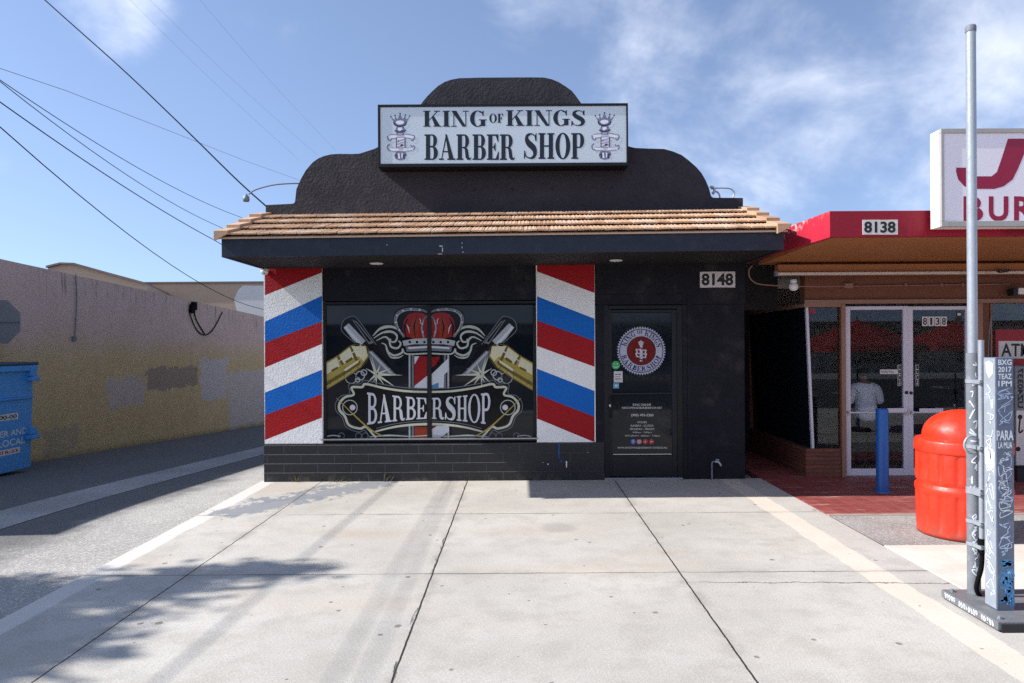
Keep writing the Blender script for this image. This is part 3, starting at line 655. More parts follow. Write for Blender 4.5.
# gold clipper bodies
wd.both('poly', [(24, 292), (84, 258), (146, 212), (214, 214), (226, 262), (188, 314), (118, 362), (24, 420)], 'gold', 3)
wd.both('poly', [(146, 214), (212, 216), (222, 258), (204, 286), (180, 262), (160, 268)], 'goldl', 4)
wd.both('poly', [(86, 262), (138, 220), (158, 268), (104, 304)], 'goldl', 4)
wd.both('poly', [(26, 300), (78, 268), (92, 308), (26, 350)], 'goldl', 4)
wd.both('poly', [(30, 350), (96, 312), (104, 330), (30, 378)], 'gold', 5)
wd.both('poly', [(80, 262), (88, 258), (132, 330), (122, 338)], 'gold_d', 5)
wd.both('poly', [(138, 218), (146, 214), (170, 262), (186, 300), (178, 306), (158, 268)], 'gold_d', 5)
wd.both('poly', [(26, 384), (118, 330), (186, 282), (190, 296), (118, 346), (26, 402)], 'gold_d', 5)
wd.both('stroke', [(26, 290), (84, 257), (146, 211), (214, 213), (228, 262), (190, 316), (118, 364), (26, 420)], 3, 'gold_d', 6)
wd.both('stroke', [(30, 318), (100, 276), (160, 240), (206, 226)], [2, 6, 2], 'vwhite', 6); wd.both('stroke', [(112, 330), (166, 292), (200, 268)], [1, 4, 1], 'goldl', 6)
wd.both('poly', [(104, 304), (158, 268), (164, 282), (112, 318)], 'gold', 6); wd.both('poly', [(112, 322), (176, 280), (180, 290), (118, 332)], 'goldl', 6)
wd.both('poly', [(118, 286), (148, 266), (154, 276), (124, 296)], 'gold_d', 7); wd.both('poly', [(52, 326), (82, 310), (86, 318), (56, 334)], 'gold_d', 7)
for k in range(5): wd.both('stroke', [(40+k*32, 372-k*18), (50+k*32, 392-k*18)], 2.5, 'gold_d', 6)
wd.both('poly', [(158, 206), (166, 198), (186, 202), (184, 214), (164, 216)], 'vdark', 5)
# spiky starburst and little flourishes behind the clippers
for (x, y, ww) in ((384, 350, 9), (350, 404, 8), (300, 396, 7), (232, 268, 8), (214, 318, 8), (282, 300, 8), (220, 386, 7), (262, 402, 6), (330, 318, 6)):
    wd.both('stroke', [(262, 346), (x, y)], [ww+5, .8], 'cream', 5, False)
wd.both('stroke', [(240, 262), (262, 346), (246, 384)], [1.5, 9, 2], 'pale', 6)
for (x, y, r) in ((188, 352, 20), (205, 338, 13), (176, 372, 10)):
    for sx in (x, 2*CXW-x): wd.ring(sx, y, r, 5, 'silver', 5)
for sx in (145, 2*CXW-145): wd.ring(sx, 362, 26, 3, 'pale', 5)
# acanthus scrolls
wd.both('stroke', [(246, 168), (280, 134), (326, 124), (362, 136), (384, 160)], [3, 14, 10, 8], 'pale', 3)
wd.both('stroke', [(250, 178), (292, 152), (334, 148), (358, 166), (352, 192), (332, 194), (328, 180)], [3, 11, 9, 8, 5], 'pale', 3)
wd.both('stroke', [(262, 190), (300, 172), (322, 186), (330, 216), (360, 224), (376, 204), (366, 190)], [3, 9, 9, 9, 6], 'pale', 3)
wd.both('stroke', [(286, 200), (306, 210), (316, 240), (346, 258), (380, 246), (384, 226)], [3, 9, 10, 7], 'pale', 3)
wd.both('stroke', [(310, 236), (330, 266), (366, 268), (388, 256)], [3, 8, 3], 'pale', 3)
# crown over the pole
wd.both('poly', [(338, 92), (346, 58), (372, 38), (420, 26), (470, 34), (CXW, 30), (CXW, 186), (402, 176), (372, 148), (350, 122)], 'vdark', 2)
sm = lambda p: spline(p+[p[0]], 5)[:-1]
wd.both('poly', sm([(384, 176), (352, 128), (342, 84), (364, 50), (412, 32), (460, 30), (CXW, 40), (CXW, 180), (450, 182)]), 'vdark', 2)
wd.both('poly', [(392, 168), (384, 130), (392, 92), (412, 66), (444, 56), (478, 62), (CXW, 78), (CXW, 178), (440, 180)], 'vred', 3)
wd.both('poly', [(424, 176), (416, 132), (428, 92), (450, 76), (462, 108), (458, 150), (462, 176)], 'vorange', 4)
wd.both('stroke', [(400, 172), (394, 126), (410, 84)], [3, 12, 3], 'vdark', 4); wd.both('stroke', [(446, 178), (438, 126), (452, 74)], [2, 8, 2], 'vdark', 5)
wd.both('stroke', [(412, 66), (444, 52), (490, 60)], [2, 12, 6], 'vdark', 5)
wd.both('stroke', [(392, 172), (360, 128), (350, 86), (372, 54), (418, 42), (470, 46), (CXW, 60)], [11, 13, 11, 8], 'silver_d', 5)
wd.both('stroke', [(388, 164), (364, 126), (357, 88), (376, 60), (418, 48), (470, 51)], [3, 4, 3, 2], 'silver', 6)
wd.both('stroke', [(484, 178), (474, 130), (484, 88), (CXW, 70)], [8, 10, 7, 5], 'silver_d', 6); wd.both('stroke', [(482, 172), (474, 130), (483, 94)], [2, 3, 2], 'silver', 7)
wd.both('stroke', [(402, 112), (412, 132), (416, 156)], [1, 5, 1], 'vwhite', 5); wd.both('stroke', [(462, 84), (468, 96), (466, 112)], [1, 4, 1], 'vwhite', 5)
for (x, y) in ((352, 104), (358, 72), (386, 50), (424, 42), (464, 45), (370, 140), (476, 110), (478, 150)):
    wd.disc(x, y, 4.2, 'vwhite', 7); wd.disc(2*CXW-x, y, 4.2, 'silver', 7)
wd.both('poly', [(384, 190), (440, 180), (CXW, 178), (CXW, 206), (440, 206), (390, 214)], 'silver', 4)
wd.both('poly', [(398, 216), (CXW, 210), (CXW, 236), (404, 240)], 'silver_d', 4)
wd.both('poly', [(410, 220), (CXW, 214), (CXW, 222), (412, 228)], 'vwhite', 5)
wd.both('stroke', [(384, 226), (396, 248), (430, 252), (CXW, 248)], 7, 'pale', 4)
for x in (418, 452, 486): wd.disc(x, 196, 6, 'vdark', 5); wd.disc(2*CXW-x, 196, 6, 'vdark', 5)
# the pole itself
for (y0, y1) in ((256, 412), (584, 643)):
    wd.poly([(408, y0), (614, y0), (614, y1), (408, y1)], 'vdark', 2)
    wd.both('poly', [(413, y0), (421, y0), (421, y1), (413, y1)], 'silver', 3); wd.both('poly', [(427, y0), (437, y0), (437, y1), (427, y1)], 'silver_d', 3)
    wd.poly([(440, y0+6), (CXW-3, y0+6), (CXW-3, y1), (440, y1)], 'vred' if y0 < 300 else 'vorange', 3)
wd.poly([(440, 400), (500, 352), (500, 412), (440, 412)], 'vwhite', 4); wd.poly([(440, 262), (462, 262), (440, 300)], 'vwhite', 4)
wd.poly([(517, 266), (560, 264), (540, 300), (517, 318)], 'vred', 4)
wd.poly([(517, 348), (598, 270), (600, 330), (578, 346), (576, 412), (552, 412), (552, 384), (517, 398)], 'vwhite', 4)
wd.poly([(517, 398), (552, 384), (552, 412), (517, 412)], 'vblue', 5)
wd.poly([(517, 600), (545, 586), (600, 586), (600, 612), (560, 640), (517, 640)], 'vwhite', 4); wd.poly([(517, 588), (545, 586), (517, 604)], 'vred', 5)
# the plaque
wd.both('poly', [(214, 396), (340, 420), (CXW, 432), (CXW, 572), (350, 584), (262, 608), (206, 594), (150, 580), (122, 540), (88, 502), (106, 466), (160, 448), (150, 412)], 'vdark', 6)
wd.both('stroke', [(CXW, 428), (400, 424), (300, 410), (214, 391), (196, 405), (148, 407), (158, 440), (118, 452), (92, 480), (92, 512), (116, 540), (136, 582), (186, 598), (214, 590), (246, 624), (262, 640)],
        [9, 10, 10, 11, 11, 9, 10, 11, 12, 11, 10, 11, 9, 11], 'cream', 8)
wd.both('stroke', [(CXW, 412), (400, 408), (300, 394), (212, 374), (186, 390), (136, 392), (138, 436), (100, 446), (74, 478), (76, 516), (104, 546), (124, 592), (180, 614), (208, 606), (232, 640)], 3.5, 'silver_d', 7)
wd.both('stroke', [(CXW, 577), (420, 581), (340, 592), (258, 612)], [12, 10, 7], 'cream', 8)
wd.both('stroke', [(CXW, 562), (420, 567), (340, 578), (262, 598)], 3, 'silver_d', 8)
wd.both('stroke', [(78, 456), (160, 536), (238, 604), (300, 636)], [2, 6, 8, 2], 'gold', 9)
for sx in (140, 2*CXW-140): wd.ring(sx, 500, 34, 4, 'pale', 9)
wd.disc(152, 500, 13, 'vwhite', 9); wd.disc(2*CXW-152, 500, 13, 'vwhite', 9)
wd.both('stroke', [(30, 636), (60, 630), (96, 634)], 5, 'silver', 7)
wd.both('stroke', [(230, 637), (320, 630), (420, 634), (CXW, 630)], [3, 8, 4, 6], 'pale', 7)
for x in (100, 180, 210): wd.ring(x, 632, 14, 3, 'silver_d', 7); wd.ring(2*CXW-x, 632, 14, 3, 'silver_d', 7)
def bow(x, y):                                         # letters get lower towards the mullion
    t_ = min(1, abs(x-507)/285.); top = 456-26*t_**1.4; bot = 552+28*t_**1.4
    return x, top+(y-440)/(560-440)*(bot-top)
d.serif('BARBE', 220, 440, 497, 560, ix['vwhite'], 10, bow, .05, 2); d.serif('RSHOP', 521, 440, 793, 560, ix['vwhite'], 10, bow, .05, 2)
sub(d.build('vinyl_artwork', names), window)
# ------------------------------------------------------------------ shop door
fr_ = MB(); dy = YF+.02
fr(604, 305, 608.6, 477.5, YF+.004, YF+.13, fr_); fr(678, 305, 682.3, 477.5, YF+.004, YF+.13, fr_); fr(608.7, 305, 677.9, 309, YF+.004, YF+.13, fr_)
fr_.build('door_frame', 'trim', shop, .004)
lf = MB(); fr(609, 309.3, 611.8, 476.5, dy, dy+.05, lf); fr(672.9, 309.3, 677.6, 476.5, dy, dy+.05, lf)
fr(611.9, 309.3, 672.8, 312.4, dy, dy+.05, lf); fr(611.9, 392.4, 672.8, 395, dy, dy+.05, lf); fr(611.9, 455.5, 672.8, 476.5, dy, dy+.05, lf)
door = lf.build('door', 'doorleaf', shop, .004)
g = MB(); fr(611.9, 312.5, 672.8, 392.3, dy+.014, dy+.02, g); sub(g.build('upper_pane', 'glassblack'), door)
g = MB(); fr(611.9, 395.1, 672.8, 455.4, dy+.014, dy+.02, g); sub(g.build('lower_pane', 'glassblack'), door)
names2 = ['emb', 'brownred', 'inkblue', 'sgreen', 'spaper', 'sblue', 'lettering', 'fb', 'ig', 'yt', 'vwhite', 'glint']; i2 = {k: i for i, k in enumerate(names2)}
d = Decal(lambda x, y: P(x, y, dy+.014), (0, -1, 0), .0006)
ex, ey = 641.3, 350.8
n_ = 56                                                # serrated seal
d.poly([(ex+(24.6 if i % 2 else 22.6)*math.cos(math.pi*i/n_), ey+(24.6 if i % 2 else 22.6)*math.sin(math.pi*i/n_)) for i in range(2*n_)], i2['emb'], 1)
d.disc(ex, ey, 22.1, i2['inkblue'], 2, inner=.962, n=48); d.disc(ex, ey, 14.6, i2['inkblue'], 2, n=40); d.disc(ex, ey, 14.1, i2['brownred'], 3, n=40)
def around(body, r0, r1, a0, a1, mi, flip=False, style=1):
    polys, W = serif_word(body, .12, style)
    for o, hs in polys:
        def g(p):
            a = math.radians(a0+(a1-a0)*p[0]/W); r = r0+(r1-r0)*(p[1] if not flip else 1-p[1]); return (ex+r*math.sin(a), ey-r*math.cos(a))
        d.poly([g(p) for p in o], mi, 3, [[g(p) for p in h] for h in hs])
around('KING', 15.6, 21, -74, -20, i2['inkblue']); around('OF', 17, 20.6, -13, 5, i2['inkblue']); around('KINGS', 15.6, 21, 12, 78, i2['inkblue'])
around('BARBERSHOP', 15.6, 20.6, 256, 104, i2['inkblue'], True)
d.disc(ex-.4, ey-7.8, 2.1, i2['vwhite'], 4); d.poly([(ex-3.4, ey-9.4), (ex-1.8, ey-8.3), (ex-.4, ey-11), (ex+1, ey-8.3), (ex+2.6, ey-9.4), (ex+1.6, ey-5.6), (ex-2.2, ey-5.6)], i2['emb'], 5)
d.rect(ex-1.5, ey-5.6, ex+1.1, ey+10.6, i2['vwhite'], 4)
for yy in (-1.2, 2.6, 5.9):
    d.poly([(ex-5.6, ey+yy-.9), (ex+5.2, ey+yy+.1), (ex+4.6, ey+yy+1.5), (ex-5, ey+yy+.5)], i2['emb'], 5)
d.poly([(ex-1.5, ey-4), (ex+1.1, ey-2.6), (ex+1.1, ey-1.2), (ex-1.5, ey-2.6)], i2['brownred'], 6); d.poly([(ex-1.5, ey+7.6), (ex+1.1, ey+8.8), (ex+1.1, ey+10), (ex-1.5, ey+8.8)], i2['inkblue'], 6)
d.stroke([(ex-5.6, ey-1.2), (ex-4.2, ey+1.2), (ex-5.4, ey+3), (ex-4, ey+5.6)], 1.1, i2['vwhite'], 6); d.stroke([(ex+5.2, ey-.6), (ex+3.8, ey+1.6), (ex+5, ey+3.4), (ex+3.8, ey+6)], 1.1, i2['vwhite'], 6)
sub(d.build('seal_decal', names2), door); d = Decal(lambda x, y: P(x, y, dy+.014), (0, -1, 0), .0006)
d.disc(615.8, 365.2, 4.2, i2['sgreen'], 1); d.stroke([(613.2, 366.2), (615.8, 367.6), (618.4, 366.2)], .9, i2['vwhite'], 2); d.disc(614.4, 363.9, .6, i2['vwhite'], 2); d.disc(617.2, 363.9, .6, i2['vwhite'], 2)
sub(d.build('round_sticker', names2), door); d = Decal(lambda x, y: P(x, y, dy+.014), (0, -1, 0), .0006)
d.rect(613.8, 371.2, 622.6, 382.4, i2['spaper'], 1); d.rect(615.2, 374, 621, 374.7, i2['inkblue'], 2); d.rect(615.2, 376.4, 620, 377, i2['ig'], 2); d.rect(615.2, 378.6, 621, 379.3, i2['inkblue'], 2)
sub(d.build('paper_sticker', names2), door); d = Decal(lambda x, y: P(x, y, dy+.014), (0, -1, 0), .0006)
d.rect(613.2, 383.2, 619, 388.4, i2['sblue'], 1); d.rect(614.8, 384.6, 617.4, 386.8, i2['vwhite'], 2)
sub(d.build('square_sticker', names2), door); d = Decal(lambda x, y: P(x, y, dy+.014), (0, -1, 0), .0006)
q = lambda s, x0, y0, x1, y1, b=.01: d.text(s, 608+x0/10.51, 395+y0/10.51, 608+x1/10.51, 395+y1/10.51, i2['lettering'], 2, b)
q('KING ONLINE', 262, 90, 452, 114); q('KINGOFKINGSBARBERSHOP.NET', 146, 124, 566, 146); q('(909) 493-3360', 243, 198, 478, 232, .02)
q('HOURS', 310, 276, 408, 296); q('SUNDAY - CLOSED', 238, 312, 478, 332); q('MONDAY - FRIDAY', 232, 348, 488, 368); q('9:00am - 7:00pm', 258, 384, 458, 404); q('SATURDAY - 8:00am - 7:00pm', 178, 420, 546, 440)
sub(d.build('hours_lettering', names2), door); d = Decal(lambda x, y: P(x, y, dy+.014), (0, -1, 0), .0006)
for x, k in ((264, 'fb'), (327, 'ig'), (392, 'yt'), (456, 'yt')):
    d.disc(608+x/10.51, 395+490/10.51, 2.55, i2[k], 2)
d.text('f', 608+257/10.51, 395+472/10.51, 608+272/10.51, 395+508/10.51, i2['vwhite'], 3, .02); d.disc(608+327/10.51, 395+490/10.51, 1.5, i2['vwhite'], 3, inner=.6)
d.poly([(608+386/10.51, 395+480/10.51), (608+402/10.51, 395+490/10.51), (608+386/10.51, 395+500/10.51)], i2['vwhite'], 3); d.rect(608+446/10.51, 395+486/10.51, 608+468/10.51, 395+494/10.51, i2['vwhite'], 3)
sub(d.build('social_icons', names2), door); d = Decal(lambda x, y: P(x, y, dy+.014), (0, -1, 0), .0006)
q('WWW.KINGOFKINGSBARBERSHOP.COM/BOOKING', 100, 544, 622, 564)
sub(d.build('web_lettering', names2), door)
e = MB(); fr(613.4, 454.0, 672, 455.1, dy-.001, dy+.013, e); sub(e.build('kick_edge', 'glint'), door)
h = MB(); c_ = P(610.3, 405.5, dy); h.lathe([(.0, 0), (.018, 0), (.018, .02), (.0, .02)], (0, 0, 0), 16)
h.v = [(c_.x+v[0], c_.y-v[2], c_.z+v[1]) for v in h.v]; sub(h.build('lock', 'white'), door)
h = MB(); a = P(611, 396, dy); c_ = P(611, 417, dy); h.tube([a, a+Vector((0, -.05, -.01)), c_+Vector((0, -.05, .01)), c_], .008, 8); sub(h.build('handle', 'trim'), door)
th = MB(); fr(604.2, 477, 682.2, 480.4, YF-.06, YF+.1, th); th.build('threshold', 'alud', shop, .004)
# bolts and fixings on the parapet face
for px, py in ((552, 188.5), (612, 188), (513, 189), (474, 190)):
    c_ = P(px, py, YF); MB().box(c_.x-.008, c_.x+.008, YF-.012, YF-.001, c_.z-.012, c_.z+.012).build('bolt', 'trim', shop)

# ------------------------------------------------------------------ shop sign box
ys_, yb = 8.70, YF-.003
a = P(378, 167, ys_); c_ = P(628, 103, ys_)
sign = thing('shop_sign', 'white box sign reading KING OF KINGS BARBER SHOP on the parapet', 'sign', (0, ys_, a.z))
s_ = MB(); fw = .030
s_.box(a.x, c_.x, ys_, yb, c_.z-fw, c_.z); s_.box(a.x, c_.x, ys_, yb, a.z, a.z+fw*1.3); s_.box(a.x, a.x+fw, ys_, yb, a.z+fw*1.3+.001, c_.z-fw-.001); s_.box(c_.x-fw*.7, c_.x, ys_, yb, a.z+fw*1.3+.001, c_.z-fw-.001)
s_.build('frame', 'trim', sign, .003)
MB().box(a.x+fw, c_.x-fw*.7, ys_+.012, yb-.01, a.z+fw*1.3, c_.z-fw).build('face', 'signwhite', sign)
names3 = ['signink', 'signgrey', 'signpurple', 'signpale', 'vred']
d = Decal(lambda x, y: P(x, y, ys_+.012), (0, -1, 0), .001)
S = 1024/260.
def L(s, x0, y0, x1, y1, gap=.06): d.serif(s, 375+x0/S, 95+y0/S, 375+x1/S, 95+y1/S, 0, 1, None, gap)
L('KING', 190, 62, 440, 125); L('OF', 450, 74, 506, 110); L('KINGS', 517, 60, 829, 122); L('BARBER', 195, 155, 552, 256, .05); L('SHOP', 586, 150, 824, 252, .05)
for ox in (0, 204.4):                                   # crowned barber pole emblem, twice
    m_ = lambda x, y: (380+ox+x/11.03, 104-(.6 if ox else 0)+y/11.03)
    pl = lambda pts, mi, lv=1: d.poly([m_(*p) for p in pts], mi, lv)
    st = lambda pts, ww, mi, lv=2: d.stroke([m_(*p) for p in pts], ww/11.03, mi, lv)
    pl([(118, 140), (160, 176), (168, 130), (190, 172), (222, 104), (250, 170), (280, 124), (288, 174), (332, 130), (296, 196), (276, 232), (218, 246), (164, 232), (146, 190)], 1)
    pl([(172, 200), (190, 186), (222, 180), (254, 186), (268, 202), (250, 222), (218, 228), (188, 222)], 3, 2)
    for x, y in ((120, 138), (168, 128), (222, 106), (280, 122), (328, 132)): d.disc(*m_(x, y), .75, 0, 3, n=8)
    st([(150, 196), (166, 232), (218, 246), (276, 232), (292, 196)], 12, 0, 3)
    pl([(182, 250), (266, 250), (272, 275), (290, 290), (268, 318), (262, 345), (186, 345), (180, 318), (160, 295), (178, 275)], 1)
    pl([(198, 262), (240, 258), (250, 280), (214, 300), (196, 284)], 3, 2); st([(164, 296), (222, 312), (286, 292)], 10, 0, 3); pl([(196, 320), (250, 316), (246, 340), (200, 342)], 2, 2)
    pl([(92, 360), (110, 346), (186, 340), (186, 372), (130, 378), (104, 390)], 3, 2); pl([(270, 336), (372, 352), (380, 366), (352, 380), (270, 366)], 3, 2)
    st([(84, 352), (90, 388), (112, 404), (128, 380)], 13, 1, 3); st([(372, 346), (382, 372), (362, 404), (344, 392)], 13, 1, 3)
    st([(100, 346), (140, 336), (188, 336)], 6, 1, 3); st([(268, 332), (320, 336), (372, 348)], 6, 1, 3); st([(118, 384), (180, 374)], 6, 1, 3); st([(270, 370), (344, 384)], 6, 1, 3)
    pl([(178, 368), (282, 368), (282, 486), (178, 486)], 1, 1); pl([(188, 374), (272, 374), (272, 480), (188, 480)], 3, 2)
    for yy in (380, 412, 444): pl([(188, yy+26), (272, yy), (272, yy+16), (188, yy+42)], 2, 3)
    pl([(226, 452), (252, 440), (252, 462), (226, 474)], 0, 4); pl([(196, 404), (212, 396), (212, 416), (196, 424)], 1, 4); st([(184, 370), (184, 484)], 7, 0, 4); st([(276, 370), (276, 484)], 7, 0, 4)
    pl([(94, 500), (120, 486), (206, 488), (206, 516), (150, 522), (110, 512)], 3, 2); pl([(256, 488), (340, 486), (376, 492), (352, 510), (262, 520)], 3, 2)
    st([(108, 444), (84, 468), (92, 504), (120, 512)], 14, 1, 3); st([(340, 452), (352, 474), (374, 462), (384, 486), (366, 504)], 12, 1, 3); st([(116, 484), (200, 488)], 6, 2, 3); st([(262, 486), (340, 484)], 6, 2, 3); st([(120, 520), (200, 520)], 6, 1, 3); st([(262, 522), (350, 512)], 6, 1, 3)
    pl([(176, 530), (208, 520), (250, 520), (288, 534), (294, 566), (270, 612), (220, 622), (172, 606), (158, 570)], 1)
    pl([(196, 548), (214, 540), (222, 606), (200, 600)], 3, 2); pl([(236, 540), (252, 546), (250, 590), (238, 600)], 3, 2); st([(164, 574), (190, 560), (182, 600)], 9, 0, 3); st([(288, 560), (262, 572), (270, 604)], 12, 0, 3)
d.build('lettering', names3, sign)

# ------------------------------------------------------------------ 8148 plate
def number_plate(nm, lab, num, x0, y0, x1, y1, Y, mat='plate', bold=.035, grp='address numbers', split=True, mp=None):
    a = P(x0, y1, Y); c_ = P(x1, y0, Y); o = thing(nm, lab, 'address sign', ((a.x+c_.x)/2, Y, a.z), grp)
    b_ = MB(); k = len(num); w_ = (c_.x-a.x)/k
    for i in range(k): b_.box(a.x+i*w_+.0006, a.x+(i+1)*w_-.0006, Y-.008, Y-.001, a.z+R.uniform(-.001, .001), c_.z+R.uniform(-.001, .001))
    b_.build('backing', mat, o)
    d_ = Decal(lambda x, y: P(x, y, Y-.0085), (0, -1, 0), .0006); w_ = (x1-x0)/k; hh = y1-y0
    d_.text(num, x0+w_*.20, y0+hh*.11, x1-w_*.20, y1-hh*.13, 0, 1, bold)
    d_.build('digits', 'plateink', o); return o
number_plate('address_plate', 'white tile plate reading 8148 on the black wall above the door', '8148', 699.8, 271.6, 735, 287.6, YF)
# ------------------------------------------------------------------ small fixtures on the shop
c_ = P(266.5, 273.5, YF); o = thing('security_light', 'white dome security light at the top corner of the pier nearest the alley', 'light', c_)
MB().lathe([(0.001, -.055), (.022, -.052), (.040, -.036), (.047, -.014), (.047, .0), (.001, .0)], (c_.x+.0, YF-.07, c_.z+.03), 24).build('dome', 'white', o)
MB().box(c_.x-.045, c_.x+.045, YF-.105, YF-.013, c_.z+.031, c_.z+.052).build('bracket', 'white', o, .006)
MB().lathe([(.001, -.004), (.012, -.003), (.012, .002)], (c_.x+.012, YF-.105, c_.z-.012), 12).build('sensor', 'plateink', o)
c_ = P(712, 477, YF-.05); o = thing('water_tap', 'small grey standpipe tap at the foot of the black wall beside the shop door', 'tap', (c_.x, YF-.05, 0))
zt_ = P(712, 461.5, YF-.05).z
MB().tube([(c_.x, YF-.05, -.01), (c_.x, YF-.05, zt_-.02), (c_.x+.012, YF-.055, zt_), (c_.x+.04, YF-.06, zt_)], .010, 10).build('pipe', 'wiregrey', o)
m_ = MB(); m_.tube([(c_.x+.04, YF-.06, zt_), (c_.x+.08, YF-.075, zt_-.005), (c_.x+.105, YF-.085, zt_-.05)], [.016, .015, .012], 10); m_.build('spout', 'galv', o)
m_ = MB(); m_.lathe([(.001, .02), (.026, .02), (.026, .03), (.001, .03)], (c_.x+.065, YF-.067, zt_), 14); m_.tube([(c_.x+.065, YF-.067, zt_), (c_.x+.065, YF-.067, zt_+.022)], .006, 8); m_.build('handle', 'galv', o)
# service mast at the parapet's left end
o = thing('service_bracket', 'thin curved wire arm with grey drop insulator reaching out from the parapet towards the alley', 'wire bracket', P(297, 185, 9.06))
pp = [P(x, y, 9.06) for x, y in ((300, 183.4), (288, 183.6), (274.5, 184.8), (263, 187.4), (254, 190.5), (248.5, 194.5))]
MB().tube(spline(pp), .009, 8).build('arm', 'wiregrey', o)
q_ = P(246.2, 198, 9.06); MB().lathe([(.001, .055), (.014, .05), (.018, .03), (.036, .02), (.042, -.02), (.034, -.045), (.001, -.05)], q_, 16).build('insulator', 'signback', o)
m_ = MB(); m_.tube(spline([P(x, y, 9.08) for x, y in ((711, 189), (716, 188.2), (724, 188), (731, 189), (734.3, 193), (733, 197.6))]), .009, 8)
m_.tube(spline([P(x, y, 9.1) for x, y in ((712, 193.5), (716, 191.5), (719, 194), (720, 198))]), .011, 8); m_.tube(spline([P(x, y, 9.07) for x, y in ((710, 187), (713, 187.2), (714.4, 190), (713, 194))]), .016, 8)
tag(m_.build('conduit_loop', 'galv'), 'grey conduit loop on the low parapet end nearest the burger restaurant', 'conduit')
# dry weeds at the foot of the block wall
def weed(px, py, hgt, k, lab, seed):
    r = random.Random(seed); c_ = P(px, py, YF-.06); m_ = MB()
    for i in range(k):
        a_ = r.uniform(0, math.pi*2); l_ = hgt*r.uniform(.4, 1); dx, dyv = math.cos(a_)*l_*.6, -abs(math.sin(a_))*l_*.25
        b0 = Vector((c_.x+r.uniform(-.05, .05), YF-.035+r.uniform(-.015, .005), -.002))
        m_.tube(spline([b0, b0+Vector((dx*.3, dyv*.3, l_*.5)), b0+Vector((dx, dyv, l_*.85))], 4), [.0035, .001], 4) if False else m_.tube([b0, b0+Vector((dx*.3, dyv*.3, l_*.5)), b0+Vector((dx, dyv, l_*.85))], [.0035, .0028, .001], 5)
    tag(m_.build('dry_weed', 'dry'), lab, 'weed', 'dry weeds along the shop wall')
weed(296, 478, .13, 7, 'dry weed tuft under the striped pier nearest the alley', 3); weed(337, 479, .06, 8, 'lowest dry weed tuft, between the pier and the window artwork', 5); weed(387, 479, .15, 5, 'dry weed with one long stalk below the window artwork', 8)

# ------------------------------------------------------------------ alley wall, stop sign, dumpster, far building
yy0, yy1 = 6.3, 27.
def wz(y): return gz(y)
NS = 40; m_ = MB(); ring = []
for i in range(NS+1):
    y = yy0+(yy1-yy0)*i/NS; x = wx(y); zt_ = 3.25-.048*(y-8.96)+.010*mnoise.noise(Vector((y*.9, 0, 0)))+.03*mnoise.noise(Vector((y*.22, 3, 0)))
    zb_ = wz(y)-.3; ring.append([(x, y, zb_), (x, y, zt_), (x-.25, y, zt_-.01), (x-.25, y, zb_)])
m_.add([p for r in ring for p in r], [(i*4+k, i*4+(k+1) % 4, (i+1)*4+(k+1) % 4, (i+1)*4+k) for i in range(NS) for k in range(4)]+[(0, 1, 2, 3), (NS*4, NS*4+1, NS*4+2, NS*4+3)])
awall = tag(m_.build('alley_wall', 'alleywall'), 'long weathered alley wall with faded pink top and ochre base', 'wall')
def wallP(px, py):
    u = px-CX; y = -(8.40+.035*8.96)/((u/F)-.035); p = P(px, py, y); p.x = wx(y)+.02; return p
m_ = MB()
for pts_ in ([(190, 304), (189, 312), (195, 328), (203, 335), (212, 330), (222, 312)], [(193, 308), (195, 318), (199, 326), (204, 334)]):
    m_.tube(spline([wallP(*p) for p in pts_]), .014, 6)
for p in ((191, 309), (193, 306)):
    q_ = wallP(*p); m_.box(q_.x-.02, q_.x+.06, q_.y-.09, q_.y+.07, q_.z-.10, q_.z+.10)
tag(m_.build('hanging_cable', 'wire'), 'black cable loop drooping from a small box high on the alley wall', 'cable')
m_ = MB(); m_.tube(spline([wallP(*p) for p in ((75, 273), (76, 300), (74, 336))]), .010, 6); q_ = wallP(73, 338); m_.box(q_.x-.02, q_.x+.03, q_.y-.04, q_.y+.04, q_.z-.05, q_.z+.03)
tag(m_.build('wall_conduit', 'wiregrey'), 'thin grey conduit running down the alley wall to a small box', 'conduit')
# traffic sign seen from behind
Ys = 11.05; c_ = P(-1.5, 322, Ys); o = thing('stop_sign', 'grey back of an octagonal road sign by the alley wall', 'road sign', (c_.x, Ys, gz(Ys)))
rr = .362; oc = [(c_.x+rr*math.cos(math.radians(22.5+45*i)), Ys, c_.z+rr*math.sin(math.radians(22.5+45*i))) for i in range(8)]
MB().prism(oc, (0, .006, 0)).build('panel', 'signback', o)
m_ = MB(); m_.box(c_.x-rr*.9, c_.x+rr*.9, Ys-.022, Ys-.001, c_.z-.008, c_.z+.012); m_.build('brace', 'wiregrey', o)
MB().box(c_.x-.10, c_.x-.055, Ys-.046, Ys-.023, gz(Ys)-.05, c_.z+rr+.05).build('post', 'galv', o)
